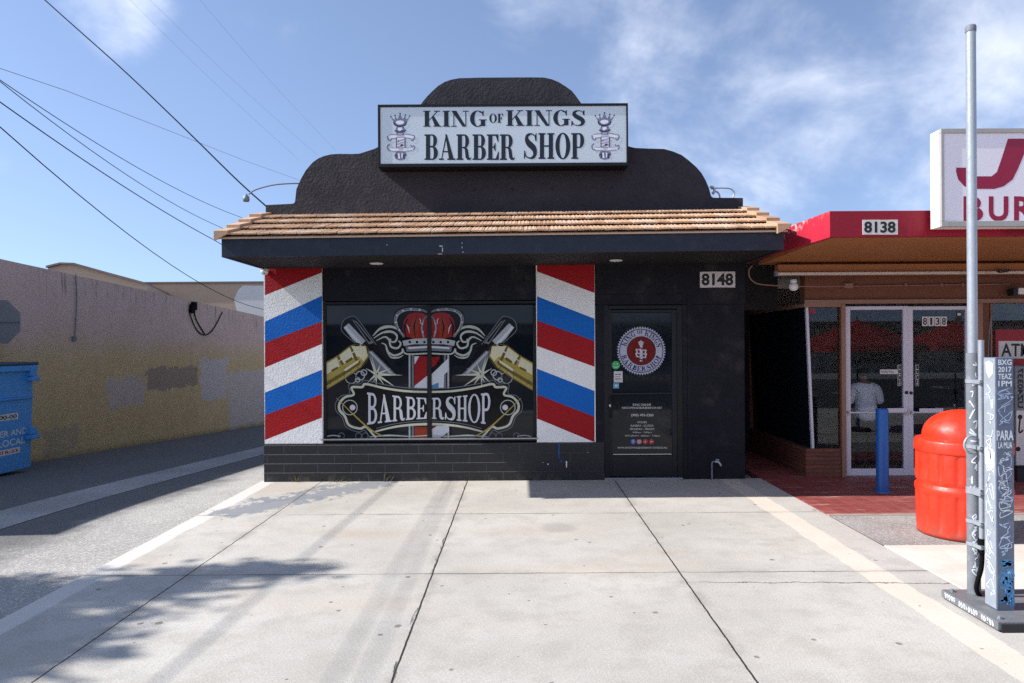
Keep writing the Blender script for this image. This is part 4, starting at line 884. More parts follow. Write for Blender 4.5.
# dumpster
xd, yd0, yd1, zd0, zd1 = -7.43, 9.0, 10.97, gz(10.2)+.03, 1.43
o = thing('dumpster', 'blue steel dumpster with white stickers against the alley wall', 'dumpster', (xd-.4, 10, zd0))
m_ = MB(); m_.hexa([(xd-.80, yd0, zd0+.01), (xd-.80, yd1, zd0+.01), (xd-.80, yd1, zd1), (xd-.80, yd0, zd1)], [(xd-.05, yd0, zd0+.0), (xd-.05, yd1, zd0+.0), (xd, yd1, zd1), (xd, yd0, zd1)])
body = m_.build('body', 'dump', o, .012)
m_ = MB(); m_.box(xd-.84, xd+.05, yd0-.05, yd1+.06, zd1+.001, zd1+.05); m_.build('lid', 'dumpd', o, .015)
m_ = MB(); m_.box(xd-.005, xd+.05, yd0-.02, yd1+.03, zd1-.085, zd1-.001); m_.build('rim', 'dump', o, .008)
m_ = MB(); m_.box(xd-.035, xd+.02, yd0, yd1, .93, .955); m_.build('ridge', 'dump', o, .006)
for z_ in (1.26, .38):
    h = MB(); h.box(xd-.03, xd+.09, yd1-.16, yd1+.02, z_-.07, z_-.005); h.box(xd-.03, xd+.05, yd1-.13, yd1+.01, z_, z_+.10); h.build('hinge', 'dumpd' if False else 'dump', o, .01)
for y_ in (yd0+.25, yd1-.25):
    MB().lathe([(.001, -.02), (.07, -.02), (.08, 0), (.07, .02), (.001, .02)], (xd-.3, y_, zd0+.07), 20).build('caster', 'plateink', o)
def dmap(y, z): return Vector((xd-.05+(z-zd0-.06)/(zd1-zd0-.06)*.05, y, z))
d = Decal(dmap, (1, 0, 0), .002)
d.rect(10.2, .73, 10.66, .64, 0, 1); d.text('-00-00', 10.22, .715, 10.63, .655, 1, 2, .02); d.text('METER AND', 10.0, .49, 10.86, .40, 0, 1, .01); d.text('& LOCAL', 10.1, .355, 10.82, .255, 0, 1, .01)
d.rect(10.0, .215, 10.72, .13, 0, 1); d.text('DO NOT BLOCK', 10.03, .195, 10.69, .15, 2, 2, .02)
ob = d.build('stickers', ['plate', 'plateink', 'pred'], o)
# far building behind the wall
o = thing('neighbour_building', 'low tan rendered building with pale patch rising behind the alley wall', 'building', (-20, 36, -1.9))
def fp(x, y, Y): return P(x, y, Y)
zt_ = P(145, 283.5, 36).z; x0_ = P(138, 283, 36).x
MB().box(x0_, 2, 36, 50, -2.2, zt_).build('wall', 'bldg', o); MB().box(x0_-.05, 2.05, 35.9, 36.2, zt_+.001, zt_+.07).build('coping', 'bldgcap', o)
d = Decal(lambda x, y: P(x, y, 35.99), (0, -1, 0), .002); d.poly([(238, 290), (243, 285.5), (300, 286), (300, 330), (236, 330), (237, 312), (234, 300)], 0); d.build('paint_patch', 'bldgpale', o)
o = thing('pitched_roof_building', 'low grey-brown roofed shed just above the top of the alley wall', 'building', (-19, 30, -1.7))
a_ = [P(48, 268, 30), P(62, 264.6, 30), P(76, 265, 30), P(110, 274.5, 30), P(147, 284.5, 30), P(150, 330, 30), P(40, 330, 30)]
MB().prism(a_, (-3, 9, 0)).build('wall', 'bldg', o)
m_ = MB(); rp = a_[:5]
for i in range(4): m_.hexa([rp[i]+Vector((0, -.15, .005)), rp[i+1]+Vector((0, -.15, .005)), rp[i+1]+Vector((0, -.15, .08)), rp[i]+Vector((0, -.15, .08))], [rp[i]+Vector((-3, 9, .005)), rp[i+1]+Vector((-3, 9, .005)), rp[i+1]+Vector((-3, 9, .08)), rp[i]+Vector((-3, 9, .08))])
m_.build('roof', 'bldgcap', o)

# ------------------------------------------------------------------ burger restaurant
YR = 9.05
rest = thing('burger_restaurant', 'brown burger restaurant with red canopy edge and glass double doors', 'building', (6, YR, 0))
Yf = 7.2; xf = P(830, 225, Yf).x; zfb_ = P(830, 237.2, Yf).z; zft_ = P(830, 211, Yf).z; XE = 12.
xb_ = 2.98
m_ = MB(); m_.box(xf+.002, XE, Yf, Yf+.05, zfb_, zft_); m_.build('canopy_fascia', 'rred', rest, .004)
m_ = MB(); m_.hexa([(xf, Yf, zfb_), (xf, Yf, zft_), (xb_, YR+.5, zft_), (xb_, YR+.5, zfb_)], [(xf+.05, Yf+.051, zfb_), (xf+.05, Yf+.051, zft_), (xb_+.05, YR+.5, zft_), (xb_+.05, YR+.5, zfb_)]); o = m_.build('canopy_end', 'rred_lit_worn', rest)
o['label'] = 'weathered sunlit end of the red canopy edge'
m_ = MB(); zs = zfb_-.07
m_.hexa([(xf+.05, Yf+.052, zfb_+.012), (xf+.05, Yf+.052, zfb_+.05), (xb_+.05, YR, zfb_-.02), (xb_+.05, YR, zs)], [(XE, Yf+.052, zfb_+.012), (XE, Yf+.052, zfb_+.05), (XE, YR, zfb_-.02), (XE, YR, zs)])
m_.build('soffit', 'rsoffit', rest)
m_ = MB(); m_.box(xf+.06, XE, Yf+.06, 20, zft_-.1, zft_-.02); m_.build('roof', 'bldgcap', rest)
# walls: dark back of the gap, header, bulkhead, right pillar
xw = P(806, 400, YR).x; xd0 = P(845.6, 400, YR).x; xd1 = P(971, 400, YR).x; xp = P(990, 400, YR).x; zdt = P(905, 304.5, YR).z; zwt = P(822, 307.2, YR).z; zwb = P(822, 448.5, YR).z
m_ = MB(); zh = zs+.06
m_.box(xw-.005, XE, YR, YR+.16, zdt+.07, zh); m_.box(xp, XE, YR, YR+.16, -.1, P(1000, 455, YR).z)
m_.box(xd1, xp, YR, YR+.16, -.1, zdt+.069); m_.box(xd0-.06, xd0-.004, YR, YR+.12, -.1, zdt+.069)
m_.box(2.86, xw-.006, 11.3, 11.5, -.2, zh)
m_.box(XE, XE+.2, YR, 15.2, -.1, zh); m_.box(xw-.004, xw+.10, 11.31, 15, -.1, zh)
m_.build('wall', 'rwall', rest, .004)
m_ = MB(); m_.box(xw+.12, XE-.02, YR+.3, 14.98, -.03, .006); m_.build('interior_floor', 'interior', rest); MB().box(xw, XE, 13.8, 14, -.1, zh).build('interior_wall', 'inwall', rest)
m_ = MB(); m_.box(xw-.01, xd0-.065, YR-.012, YR+.16, -.1, zwb); m_.box(xw-.01, xw+.12, YR+.161, 11.29, -.1, zwb); m_.build('bulkhead', 'bulkhead', rest, .004)
m_ = MB(); m_.box(xw-.02, XE, YR-.035, YR-.001, zdt+.012, zdt+.066); m_.box(xw-.03, xd0-.062, YR-.03, YR-.002, zwt, zwt+.045); m_.box(xw-.03, xw-.012, YR-.001, 11.29, zwt, zwt+.045)
m_.box(xd0-.058, xd0-.006, YR-.03, YR-.001, 0, zdt+.01); m_.box(xd1+.06, xd1+.14, YR-.03, YR-.001, 0, zdt+.01); m_.build('trim', 'rtrim', rest, .004)
# header beam; its pale lower trim is made up as a light batten
m_ = MB(); zb0 = P(785, 275.5, YR-.25).z; zb1 = P(785, 264.5, YR-.25).z; m_.box(P(778, 270, YR-.25).x, XE, YR-.25, YR-.13, zb0, zb1); m_.build('header_beam', 'rsoffit', rest, .006)
ox_ = P(777, 276, YR-.28).x
o = thing('beam_trim', 'long pale trim along the lower edge of the canopy beam', 'light', (ox_+2, YR-.28, zb0))
MB().box(ox_, ox_+3.6, YR-.30, YR-.2505, zb0+.0, zb0+.036).build('tube', 'grime', o, .01); MB().box(ox_-.03, ox_, YR-.31, YR-.2505, zb0-.012, zb0+.05).build('end_cap', 'wiregrey', o, .004)
m_ = MB(); r_ = random.Random(4); q_ = P(1003, 271, YR-.30)
for i in range(9):
    p = q_+Vector((r_.uniform(-.07, .07), -.003, r_.uniform(-.02, .02))); m_.box(p.x-.02, p.x+.02, p.y-.004, p.y+.01, p.z-.006, p.z+.006)
m_.build('worn_patch', 'dark', o)
# PIR floodlight
q_ = P(793.5, 279.5, YR-.30); o = thing('flood_light', 'white twin-headed lamp hanging from the beam trim over the side window', 'light', q_)
MB().lathe([(.001, .0), (.035, .0), (.04, -.03), (.038, -.04), (.001, -.04)], q_, 20).build('base', 'white', o)
MB().lathe([(.02, -.041), (.048, -.055), (.056, -.085), (.05, -.115), (.028, -.135), (.001, -.14)], q_, 20).build('head', 'white', o)
m_ = MB(); m_.tube(spline([P(x, y, YR-.2) for x, y in ((752, 266), (749, 270), (749.5, 277), (754, 282), (762, 284.5), (785, 286), (812, 286.5), (846, 286.2))]), .008, 6)
m_.tube([P(850, 286.2, YR-.02), P(1010, 284, YR-.02)], .009, 6); q_ = P(848, 286, YR-.05); m_.box(q_.x-.05, q_.x+.05, YR-.08, YR-.001, q_.z-.03, q_.z+.03)
for px in (905, 941, 962): q_ = P(px, 285, YR-.02); m_.box(q_.x-.012, q_.x+.012, YR-.04, YR-.001, q_.z-.02, q_.z+.02)
tag(m_.build('wall_conduit', 'rtrim'), 'thin brown conduit looping along the wall above the glass doors', 'conduit')
q_ = P(1018, 292, YR-.12); o = thing('security_camera', 'black and white security camera on the brown restaurant wall under the canopy', 'camera', q_)
MB().box(q_.x-.03, q_.x+.12, YR-.18, YR-.06, q_.z-.03, q_.z+.05).build('housing', 'white', o, .012); MB().box(q_.x-.09, q_.x-.031, YR-.17, YR-.05, q_.z-.045, q_.z+.045).build('visor', 'plateink', o, .008); MB().box(q_.x, q_.x+.05, YR-.059, YR-.001, q_.z-.02, q_.z+.02).build('arm', 'plateink', o)
# slanted corner window and long side window
xm = P(841.5, 400, YR).x; xs0 = P(806.2, 308, YR).x; xs1 = P(812.4, 447, YR).x
m_ = MB(); q0 = .030
m_.hexa([(xs0, YR+.01, zwt), (xs0+q0, YR+.01, zwt), (xs1+q0, YR+.01, zwb), (xs1, YR+.01, zwb)], [(xs0, YR+.06, zwt), (xs0+q0, YR+.06, zwt), (xs1+q0, YR+.06, zwb), (xs1, YR+.06, zwb)])
swin = m_.build('corner_window', 'alu', rest); swin['label'] = 'narrow corner window with a slanted pale edge'
m_ = MB(); m_.hexa([(xs0+q0, YR+.03, zwt), (xm, YR+.03, zwt), (xm, YR+.03, zwb), (xs1+q0, YR+.03, zwb)], [(xs0+q0, YR+.036, zwt), (xm, YR+.036, zwt), (xm, YR+.036, zwb), (xs1+q0, YR+.036, zwb)]); sub(m_.build('pane', 'glass'), swin)
m_ = MB(); fr(809, 309, 815.5, 313, YR+.022, YR+.026, m_, 0, YR+.026); sub(m_.build('sticker', 'poster'), swin)
m_ = MB(); m_.hexa([(xs0-.005, YR+.05, zwt), (xs0-.005, 11.29, zwt), (xs1-.005, 11.29, zwb), (xs1-.005, YR+.05, zwb)], [(xs0+.02, YR+.05, zwt), (xs0+.02, 11.29, zwt), (xs1+.02, 11.29, zwb), (xs1+.02, YR+.05, zwb)])
o = m_.build('side_window', 'glassblack', rest)
m_ = MB(); m_.box(2.87, xw-.02, 11.2, 11.29, 0, 2.4); m_.build('gap_shade_wall', 'dark', rest); MB().box(2.86, 3.45, YR+.5, YR+.6, P(760, 308, YR).z, zs).build('gap_shade_header', 'dark', rest)  # boards in near-black: the shade of the gap put into their colour
# double doors
def leaf(px0, px1, hand):
    m = MB(); st = .062; a = P(px0, 477.3, YR+.02); c_ = P(px1, 306, YR+.02); y0, y1 = YR+.02, YR+.065; z0 = .012
    m.box(a.x, a.x+st, y0, y1, z0, c_.z); m.box(c_.x-st, c_.x, y0, y1, z0, c_.z); m.box(a.x+st, c_.x-st, y0, y1, c_.z-.045, c_.z); m.box(a.x+st, c_.x-st, y0, y1, z0, z0+.085)
    dr = m.build('door', 'alu', rest, .004)
    sub(MB().box(a.x+st, c_.x-st, y0+.02, y0+.026, z0+.085, c_.z-.045).build('pane', 'glass'), dr)
    zb = P(px0, 412.3, YR).z; mm = MB(); mm.tube([(a.x+.02, y0-.05, zb), (c_.x-.02, y0-.05, zb)], .011, 8)
    for xx in (a.x+.03, c_.x-.03): mm.box(xx-.015, xx+.015, y0-.05, y0-.001, zb-.015, zb+.015)
    xx = a.x+st+.36 if hand else a.x+st+.10
    mm.box(c_.x-.36 if hand else a.x+.10, c_.x-.06 if hand else a.x+.40, y0-.068, y0-.064, zb+.002, zb+.052); sub(mm.build('push_bar', 'alu'), dr)
    l_ = MB().lathe([(.001, 0), (.02, 0), (.02, .012), (.001, .012)], (0, 0, 0), 14); lx = c_.x-.03 if hand else a.x+.03; l_.v = [(lx+v[0], y0-v[2], P(px0, 393 if hand else 393, YR).z+v[1]) for v in l_.v]
    sub(l_.build('lock', 'plateink'), dr); return dr, a, c_, y0
ldoor, la, lc, ly = leaf(846.4, 908, True); rdoor, ra, rc_, ry = leaf(909, 970.4, False)
nm3 = ['plate', 'plateink']
d = Decal(lambda x, y: P(x, y, ly+.02), (0, -1, 0), .0008)
d.rect(880, 369.5, 897.5, 374, 0); d.text('PLEASE PULL', 881, 370.6, 894, 373, 1, 2, .01); d.rect(897.6, 364.8, 901.2, 386, 0); d.rect(898, 365.3, 900.9, 385.6, 1, 2); d.text('PULL', 898.6, 366.5, 900.3, 384.4, 0, 3, .01, rot=True)
sub(d.build('door_stickers', nm3), ldoor)
rd_ = lambda: Decal(lambda x, y: P(x, y, ry+.02), (0, -1, 0), .0008)
d = rd_(); d.rect(915.2, 364.8, 918.8, 386, 0); d.rect(915.5, 365.3, 918.5, 385.6, 1, 2); d.text('PULL', 916.2, 366.5, 917.9, 384.4, 0, 3, .01, rot=True); sub(d.build('pull_sign', nm3), rdoor)
for i, ch in enumerate('8138'):
    d = rd_(); x0_ = 922+i*6.3; d.rect(x0_, 316.6, x0_+5.8, 326, 0); d.text(ch, x0_+(1.8 if ch == '1' else .9), 317.8, x0_+(4 if ch == '1' else 4.9), 324.9, 1, 2, .02); sub(d.build('number_tile', nm3), rdoor)
d = rd_(); d.rect(956.5, 311.5, 961.5, 322.5, 1); d.rect(957.4, 313, 960.6, 315.5, 0, 2); sub(d.build('sticker', nm3), rdoor)
m_ = MB(); m_.box(xd0-.003, xd1+.0, YR+.01, YR+.10, .0035, .011); m_.build('threshold', 'alud', rest)
# right-hand front window with its red poster
z0_ = P(1000, 455, YR).z; m_ = MB(); m_.box(xp+.0, XE, YR+.05, YR+.056, z0_, zdt+.01); fw_ = m_.build('front_window', 'glass', rest)
m_ = MB(); m_.box(P(991, 400, YR).x, P(992.5, 400, YR).x, YR-.002, YR+.05, z0_, zdt+.01); sub(m_.build('frame', 'rtrim'), fw_)
pa, pc_ = P(996, 455, YR+.045), P(1090, 329, YR+.045)
o = thing('atm_poster', 'red window poster with white ATM panel beside the glass doors', 'poster', (pa.x, YR+.04, pa.z))
MB().box(pa.x, pc_.x, YR+.040, YR+.046, pa.z, pc_.z).build('sheet', 'poster', o)
d = Decal(lambda x, y: P(x, y, YR+.039), (0, -1, 0), .0008); d.rect(998.5, 341, 1050, 358.5, 0); d.text('ATM', 1001, 343.5, 1030.5, 356.5, 1, 2, .02); d.build('lettering', ['plate', 'plateink'], o)
m_ = MB(); m_.tube(spline([P(x, y, YR-.03) for x, y in ((994.8, 303), (993.4, 309), (991.2, 316), (989.4, 330), (988.5, 350), (988, 380))]), .007, 6); tag(m_.build('hanging_cable', 'wiregrey'), 'thin grey cable hanging down the brown pillar beside the ATM poster', 'cable')
number_plate('address_plate', 'white tile plate reading 8138 on the red canopy edge', '8138', 862.4, 219.8, 897.4, 234.8, Yf)
# burger sign
Yb = 6.95; a = P(941.6, 226.6, Yb); c_ = P(942, 128.4, Yb); XS = a.x+2.5
o = thing('burger_sign', 'white box sign with magenta J and BURGERS on the red canopy', 'sign', (a.x+1.2, Yb, a.z))
m_ = MB(); f_ = .045
m_.box(a.x, XS, Yb, Yb+.04, c_.z-f_, c_.z); m_.box(a.x, XS, Yb, Yb+.04, a.z, a.z+f_*1.2); m_.box(a.x, a.x+.03, Yb, Yb+.04, a.z+f_*1.2+.001, c_.z-f_-.001); m_.box(XS-.03, XS, Yb, Yb+.04, a.z+f_*1.2+.001, c_.z-f_-.001); m_.build('frame', 'rsignframe', o, .004)
MB().box(a.x+.002, XS-.002, Yb+.041, Yf-.06, a.z+.002, c_.z-.002).build('cabinet', 'rsignside', o, .004)
MB().box(a.x+.03, XS-.03, Yb+.015, Yb+.04, a.z+f_*1.2, c_.z-f_).build('face', 'rsign', o)
d = Decal(lambda x, y: P(920+x/3.8, 120+y/3.8, Yb+.015), (0, -1, 0), .001)
d.poly([(334, 71), (420, 71), (372, 186), (352, 226), (318, 252), (282, 262), (204, 262), (168, 252), (144, 224), (137, 196), (137, 181), (187, 181), (190, 204), (208, 214), (272, 214), (292, 198), (312, 140)], 0)
for i, ch in enumerate('BURGERS'):
    d.text(ch, 165+i*96, 290, 240+i*96, 385, 0, 1, .03)
d.build('lettering', ['magenta'], o)

# ------------------------------------------------------------------ person standing inside the glass door
def skin(name, nodes, edges, mat, parent, sub_=2, root=0):
    me = bpy.data.meshes.new(name); me.from_pydata([n_[0] for n_ in nodes], edges, []); o = bpy.data.objects.new(name, me); COL.objects.link(o)
    md = o.modifiers.new('skin', 'SKIN'); md.use_smooth_shade = True
    for i, n_ in enumerate(nodes):
        r_ = n_[1]; me.skin_vertices[0].data[i].radius = r_ if isinstance(r_, tuple) else (r_, r_); me.skin_vertices[0].data[i].use_root = (i == root)
    o.modifiers.new('sub', 'SUBSURF').levels = sub_; o.modifiers['sub'].render_levels = sub_
    dg = bpy.context.evaluated_depsgraph_get(); m2 = bpy.data.meshes.new_from_object(o.evaluated_get(dg)); m2.name = name
    bpy.data.objects.remove(o); o = bpy.data.objects.new(name, m2); COL.objects.link(o); m2.materials.clear(); m2.materials.append(M[mat])
    for p in m2.polygons: p.use_smooth = True
    if parent: o.parent = parent; o.matrix_parent_inverse = BASE[parent.name].inverted()
    return o
YP = 9.42; HX = P(866, 400, YP).x; k_ = P(866, 368, YP).z/1.68     # scale to the height in the picture
def b_(x, y, z): return (HX+x*k_, YP+y*k_, z*k_)
person = thing('person', 'person in loose pale grey shirt and dark trousers standing inside the glass doors', 'person', (HX, YP, .006))
nodes = [(b_(0, 0, .93), (.13, .10)), (b_(0, .01, 1.10), (.125, .095)), (b_(0, .03, 1.28), (.15, .105)), (b_(0, .05, 1.40), (.11, .08)), (b_(.0, .07, 1.47), (.052, .052)), (b_(-.005, .09, 1.54), (.075, .085)), (b_(-.005, .09, 1.64), (.07, .085)),
         (b_(-.17, .04, 1.38), .055), (b_(-.24, .06, 1.12), .043), (b_(-.23, .20, .94), .033), (b_(-.225, .25, .90), (.030, .018)), (b_(-.223, .30, .86), (.032, .016)),
         (b_(.17, .04, 1.38), .055), (b_(.24, .08, 1.12), .043), (b_(.20, .24, 1.0), .033), (b_(.195, .29, .99), (.030, .018)), (b_(.19, .34, .98), (.032, .016)),
         (b_(-.09, 0, .88), .085), (b_(-.10, -.01, .48), .055), (b_(-.10, .03, .09), .038), (b_(-.10, -.06, .05), .034),
         (b_(.09, 0, .88), .085), (b_(.11, .04, .48), .055), (b_(.12, .10, .09), .038), (b_(.12, .0, .05), .034)]
nodes = [(n_[0], tuple(q*k_ for q in n_[1]) if isinstance(n_[1], tuple) else n_[1]*k_) for n_ in nodes]
edges = [(0, 1), (1, 2), (2, 3), (3, 4), (4, 5), (5, 6), (3, 7), (7, 8), (8, 9), (9, 10), (10, 11), (3, 12), (12, 13), (13, 14), (14, 15), (15, 16), (0, 17), (17, 18), (18, 19), (19, 20), (0, 21), (21, 22), (22, 23), (23, 24)]
for w_, dr_ in ((11, -1), (16, 1)):                        # five fingers on each hand
    bx, by, bz = nodes[w_][0]
    for i, (fx0, ln) in enumerate(((-.024, .060), (-.008, .070), (.008, .066), (.024, .052))):
        j = len(nodes); nodes += [((bx+fx0*k_, by+.03*k_, bz-.012*k_), .0085), ((bx+fx0*k_, by+.045*k_, bz-(.02+ln*.5)*k_), .0078), ((bx+fx0*k_, by+.03*k_, bz-(.02+ln)*k_), .006)]; edges += [(w_, j), (j, j+1), (j+1, j+2)]
    j = len(nodes); nodes += [((bx-dr_*.034*k_, by+.0*k_, bz-.012*k_), .010), ((bx-dr_*.045*k_, by+.03*k_, bz-.045*k_), .008)]; edges += [(w_-1, j), (j, j+1)]
skin('body', nodes, edges, 'skin', person, 2)
def cl(name, nd, ed, mat): return skin(name, [(n_[0], tuple(q*k_ for q in n_[1]) if isinstance(n_[1], tuple) else n_[1]*k_) for n_ in nd], ed, mat, person, 2)
cl('shirt', [(b_(.0, .0, .80), (.205, .14)), (b_(0, .0, .95), (.19, .135)), (b_(0, .01, 1.12), (.180, .13)), (b_(0, .03, 1.28), (.19, .135)), (b_(0, .05, 1.41), (.13, .10)), (b_(0, .065, 1.455), (.07, .065)),
             (b_(-.185, .04, 1.36), .088), (b_(-.245, .05, 1.18), .080), (b_(-.262, .055, 1.08), .078), (b_(.185, .04, 1.36), .088), (b_(.245, .07, 1.18), .080), (b_(.262, .08, 1.08), .078)],
   [(0, 1), (1, 2), (2, 3), (3, 4), (4, 5), (4, 6), (6, 7), (7, 8), (4, 9), (9, 10), (10, 11)], 'shirt')
cl('trousers', [(b_(0, 0, .90), (.150, .115)), (b_(-.095, 0, .80), .105), (b_(-.105, -.01, .46), .082), (b_(-.105, .02, .10), .072), (b_(.095, 0, .80), .105), (b_(.115, .04, .46), .082), (b_(.125, .09, .10), .072)], [(0, 1), (1, 2), (2, 3), (0, 4), (4, 5), (5, 6)], 'trousers')
for nm_, x_, y_ in (('shoe', -.105, .0), ('shoe', .125, .06)):
    cl(nm_, [(b_(x_, y_-.06, .045), (.045, .042)), (b_(x_, y_+.06, .04), (.05, .036)), (b_(x_, y_+.16, .03), (.045, .028))], [(0, 1), (1, 2)], 'shoe')
cl('hair', [(b_(-.005, .06, 1.52), (.082, .07)), (b_(-.005, .08, 1.60), (.098, .10)), (b_(-.005, .10, 1.67), (.085, .09))], [(0, 1), (1, 2)], 'hair')
# a counter and stools inside
m_ = MB(); m_.box(6.0, 10.5, 12.2, 12.7, 0.007, 1.05); m_.box(5.9, 10.6, 12.1, 12.8, 1.051, 1.10); m_.build('service_counter', 'dark', rest)

# ------------------------------------------------------------------ bollard, trash can, post
q_ = P(882.5, 492, 8.12); q_.z = .003
o = thing('bollard', 'round blue steel bollard in front of the glass doors', 'bollard', q_)
r_ = .0665; hb = P(882.5, 408.5, 8.12).z
MB().lathe([(r_, .0), (r_, hb-.012), (r_-.006, hb-.003), (r_-.02, hb), (.001, hb+.002)], q_, 32).build('post', 'bollard', o)
MB().lathe([(r_+.02, .0), (r_+.018, .012), (r_+.001, .016)], q_, 32).build('collar', 'bollard', o)
tc_ = Vector((3.93, 6.36, -.003)); nfl = 17
o = thing('litter_bin', 'orange red domed plastic litter bin on the asphalt patch', 'litter bin', tc_)
def fl(a, k):
    s_ = (a*nfl/(2*math.pi)) % 1.; e_ = min(s_, 1-s_); gr = max(0, 1-e_/.20); return 1-k*gr**.8
rb = .378
m_ = MB(); m_.lathe([(.001, .004, 0), (rb*.955, .004, 0), (rb*.965, .03, 0), (rb*.962, .055, .0), (rb*.972, .075, .05), (rb*.985, .34, .055), (rb*.985, .365, .028), (rb*1.0, .385, 0), (rb*1.005, .40, 0), (rb*1.0, .425, 0), (rb*.955, .445, 0), (rb*.95, .46, .0),
    (rb*.985, .475, .02), (rb*.99, .50, .055), (rb*.985, .70, .055), (rb*.98, .716, .02), (rb*.985, .73, 0)], tc_, 160, 0, fl); m_.build('barrel', 'trash', o)
m_ = MB(); m_.lathe([(rb*.985, .727), (rb*1.01, .735), (rb*1.015, .75), (rb*1.005, .82), (rb*.985, .838), (rb*.90, .846), (rb*.86, .846), (rb*.845, .853)], tc_, 96); m_.build('rim', 'trash', o)
m_ = MB(); rd = rb*.845; m_.lathe([(rd*math.cos(t_), .853+.245*math.sin(t_)**.92) for t_ in [i/22*math.pi/2*.999 for i in range(23)]], tc_, 96); m_.build('dome_lid', 'trash', o)
# signpost
pb = thing('sign_post', 'graffiti covered grey sign post with tall pipe and square pillar on a base plate', 'post', (2.95, 4.5, 0))
m_ = MB(); m_.box(2.775, 3.45, 4.17, 4.73, .012, .062)
for bx_, by_ in ((2.82, 4.22), (2.82, 4.68), (3.12, 4.22), (3.12, 4.68)): MB().lathe([(.001, .016), (.012, .016), (.013, .002), (.019, .002), (.019, 0)], (bx_, by_, .0622), 6, smooth=False).build('anchor_bolt', 'galvpaint', pb)
m_ = MB().box(2.775, 3.45, 4.17, 4.73, .012, .062) if False else m_; m_.build('base_plate', ['basegrey'], pb, .004)
m_ = MB(); m_.box(2.795, 3.43, 4.163, 4.1695, .002, .048); m_.box(2.79, 3.44, 4.18, 4.72, .0015, .0115); 
for x_ in (2.95, 3.0, 3.2): m_.box(x_-.006, x_+.006, 4.158, 4.1629, .02, .032)
m_.build('plate_edge', 'basedark', pb)
x0_, x1_, y0_, y1_, zp = P(996.6, 500, 4.345).x, P(1014.2, 500, 4.345).x, 4.345, 4.457, P(1000, 357.5, 4.345).z
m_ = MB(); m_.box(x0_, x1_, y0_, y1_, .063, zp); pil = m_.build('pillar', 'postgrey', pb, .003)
m_ = MB(); m_.box(x0_-.003, x0_-.0002, y0_+.004, y1_-.004, .07, zp-.004); m_.build('sunlit_side_sheet', 'postlit', pb)  # thin sheet added to carry the paler sunlit colour
ycp = 4.645; xcp = P(972.3, 300, ycp).x; ztp = P(972.3, 27.5, ycp).z
m_ = MB(); m_.tube([(xcp, ycp, .063), (xcp, ycp, 1.62)], .039, 20); m_.build('sleeve', 'galvpaint', pb)
m_ = MB(); m_.tube([(xcp, ycp, 1.621), (xcp, ycp, ztp)], .0295, 20); m_.build('tall_pipe', 'galv', pb)
MB().lathe([(.032, -.03), (.033, .0), (.028, .012), (.001, .016)], (xcp, ycp, ztp), 20).build('pipe_cap', 'wiregrey', pb)
xc2 = P(981.3, 400, 4.56).x; m_ = MB(); m_.tube([(xc2, 4.56, P(980, 545, 4.56).z), (xc2, 4.56, P(980, 340, 4.56).z)], .0175, 14); m_.build('thin_pipe', 'galv', pb)
m_ = MB(); zc = P(980, 548, 4.56).z; m_.tube([(xc2, 4.56, zc+.06), (xc2, 4.56, zc-.03)], .026, 14); m_.tube(spline([Vector((xc2, 4.56, zc-.03)), Vector((xc2, 4.57, .25)), Vector((xc2-.02, 4.59, .12)), Vector((xc2+.01, 4.6, .06))]), .014, 8); m_.build('conduit', 'wire', pb)
for py_ in (381.5, 447, 491, 522, 545):
    z_ = P(975, py_, 4.6).z; m_ = MB(); hh = .012 if py_ != 491 else .022
    m_.box(xcp-.03, xc2+.03, 4.528, 4.61, z_-hh, z_+hh); m_.lathe([(.0432, -hh), (.0432, hh)], (xcp, ycp, z_), 18); m_.tube([(xcp-.03, 4.53, z_), (xcp-.035, 4.51, z_)], .008, 6); m_.tube([(xc2+.02, 4.53, z_), (xc2+.025, 4.505, z_)], .008, 6)
    m_.build('clamp', 'galv', pb)
z_ = P(968, 447, 4.6).z; m_ = MB(); m_.tube([Vector((xcp-.06+.05*math.cos(t_), 4.56, z_+.02+.055*math.sin(t_))) for t_ in [i*math.pi/8 for i in range(3, 14)]], .0075, 8); m_.build('hook', 'galv', pb)
# graffiti: front face, lit side, sleeve, plate edge
rg = random.Random(11)
def front(x, y): return Vector((x0_+(x1_-x0_)*x, y0_, y))
d = Decal(front, (0, -1, 0), .0012)
for i, s_ in enumerate(('BXG', '2017', 'TEAZ', '1PM')): d.text(s_, .12, zp-.012-i*.043, .90, zp-.046-i*.043, 0, 1, .03)
d.text('PARA', .02, 1.155, 1.0-.02, 1.095, 0, 1, .03); d.text('LA MUA', .1, 1.085, .9, 1.045, 0, 1, .03)
def scrawl(z0, z1, k, mi, w_=.07):
    for i in range(k):
        zc = z0+(z1-z0)*(i+.5)/k; h_ = (z1-z0)/k
        pts_ = [(rg.uniform(.08, .92), zc+rg.uniform(-.75, .75)*h_) for _ in range(6)]
        strokes(d, pts_, w_, mi)
def strokes(dd, pts_, w_, mi, asp=.103):
    sp = spline([(p[0]*asp, p[1]) for p in pts_], 7); L, Rr = offset_path(sp, [w_*asp]*len(sp)); n = len(sp); dd.k += 1
    off = dd.n*(dd.step+.00012*(dd.k % 6)); vs = [Vector(dd.mp(p[0]/asp, p[1]))+off for p in L+Rr]
    dd.add(vs, [(i, i+1, n+i+1, n+i) for i in range(n-1)], mi)
scrawl(1.18, 1.42, 6, 1, .035); scrawl(.62, 1.02, 9, 0, .045); scrawl(.66, 1.0, 4, 1, .03); scrawl(.40, .62, 4, 1, .05); scrawl(.10, .36, 6, 2, .16); scrawl(.12, .30, 2, 1, .05)
d.build('graffiti', ['graf', 'grafblue', 'grafb2'], pb)
def side(x, y): return Vector((x0_-.0032, y1_-(y1_-y0_)*x, y))
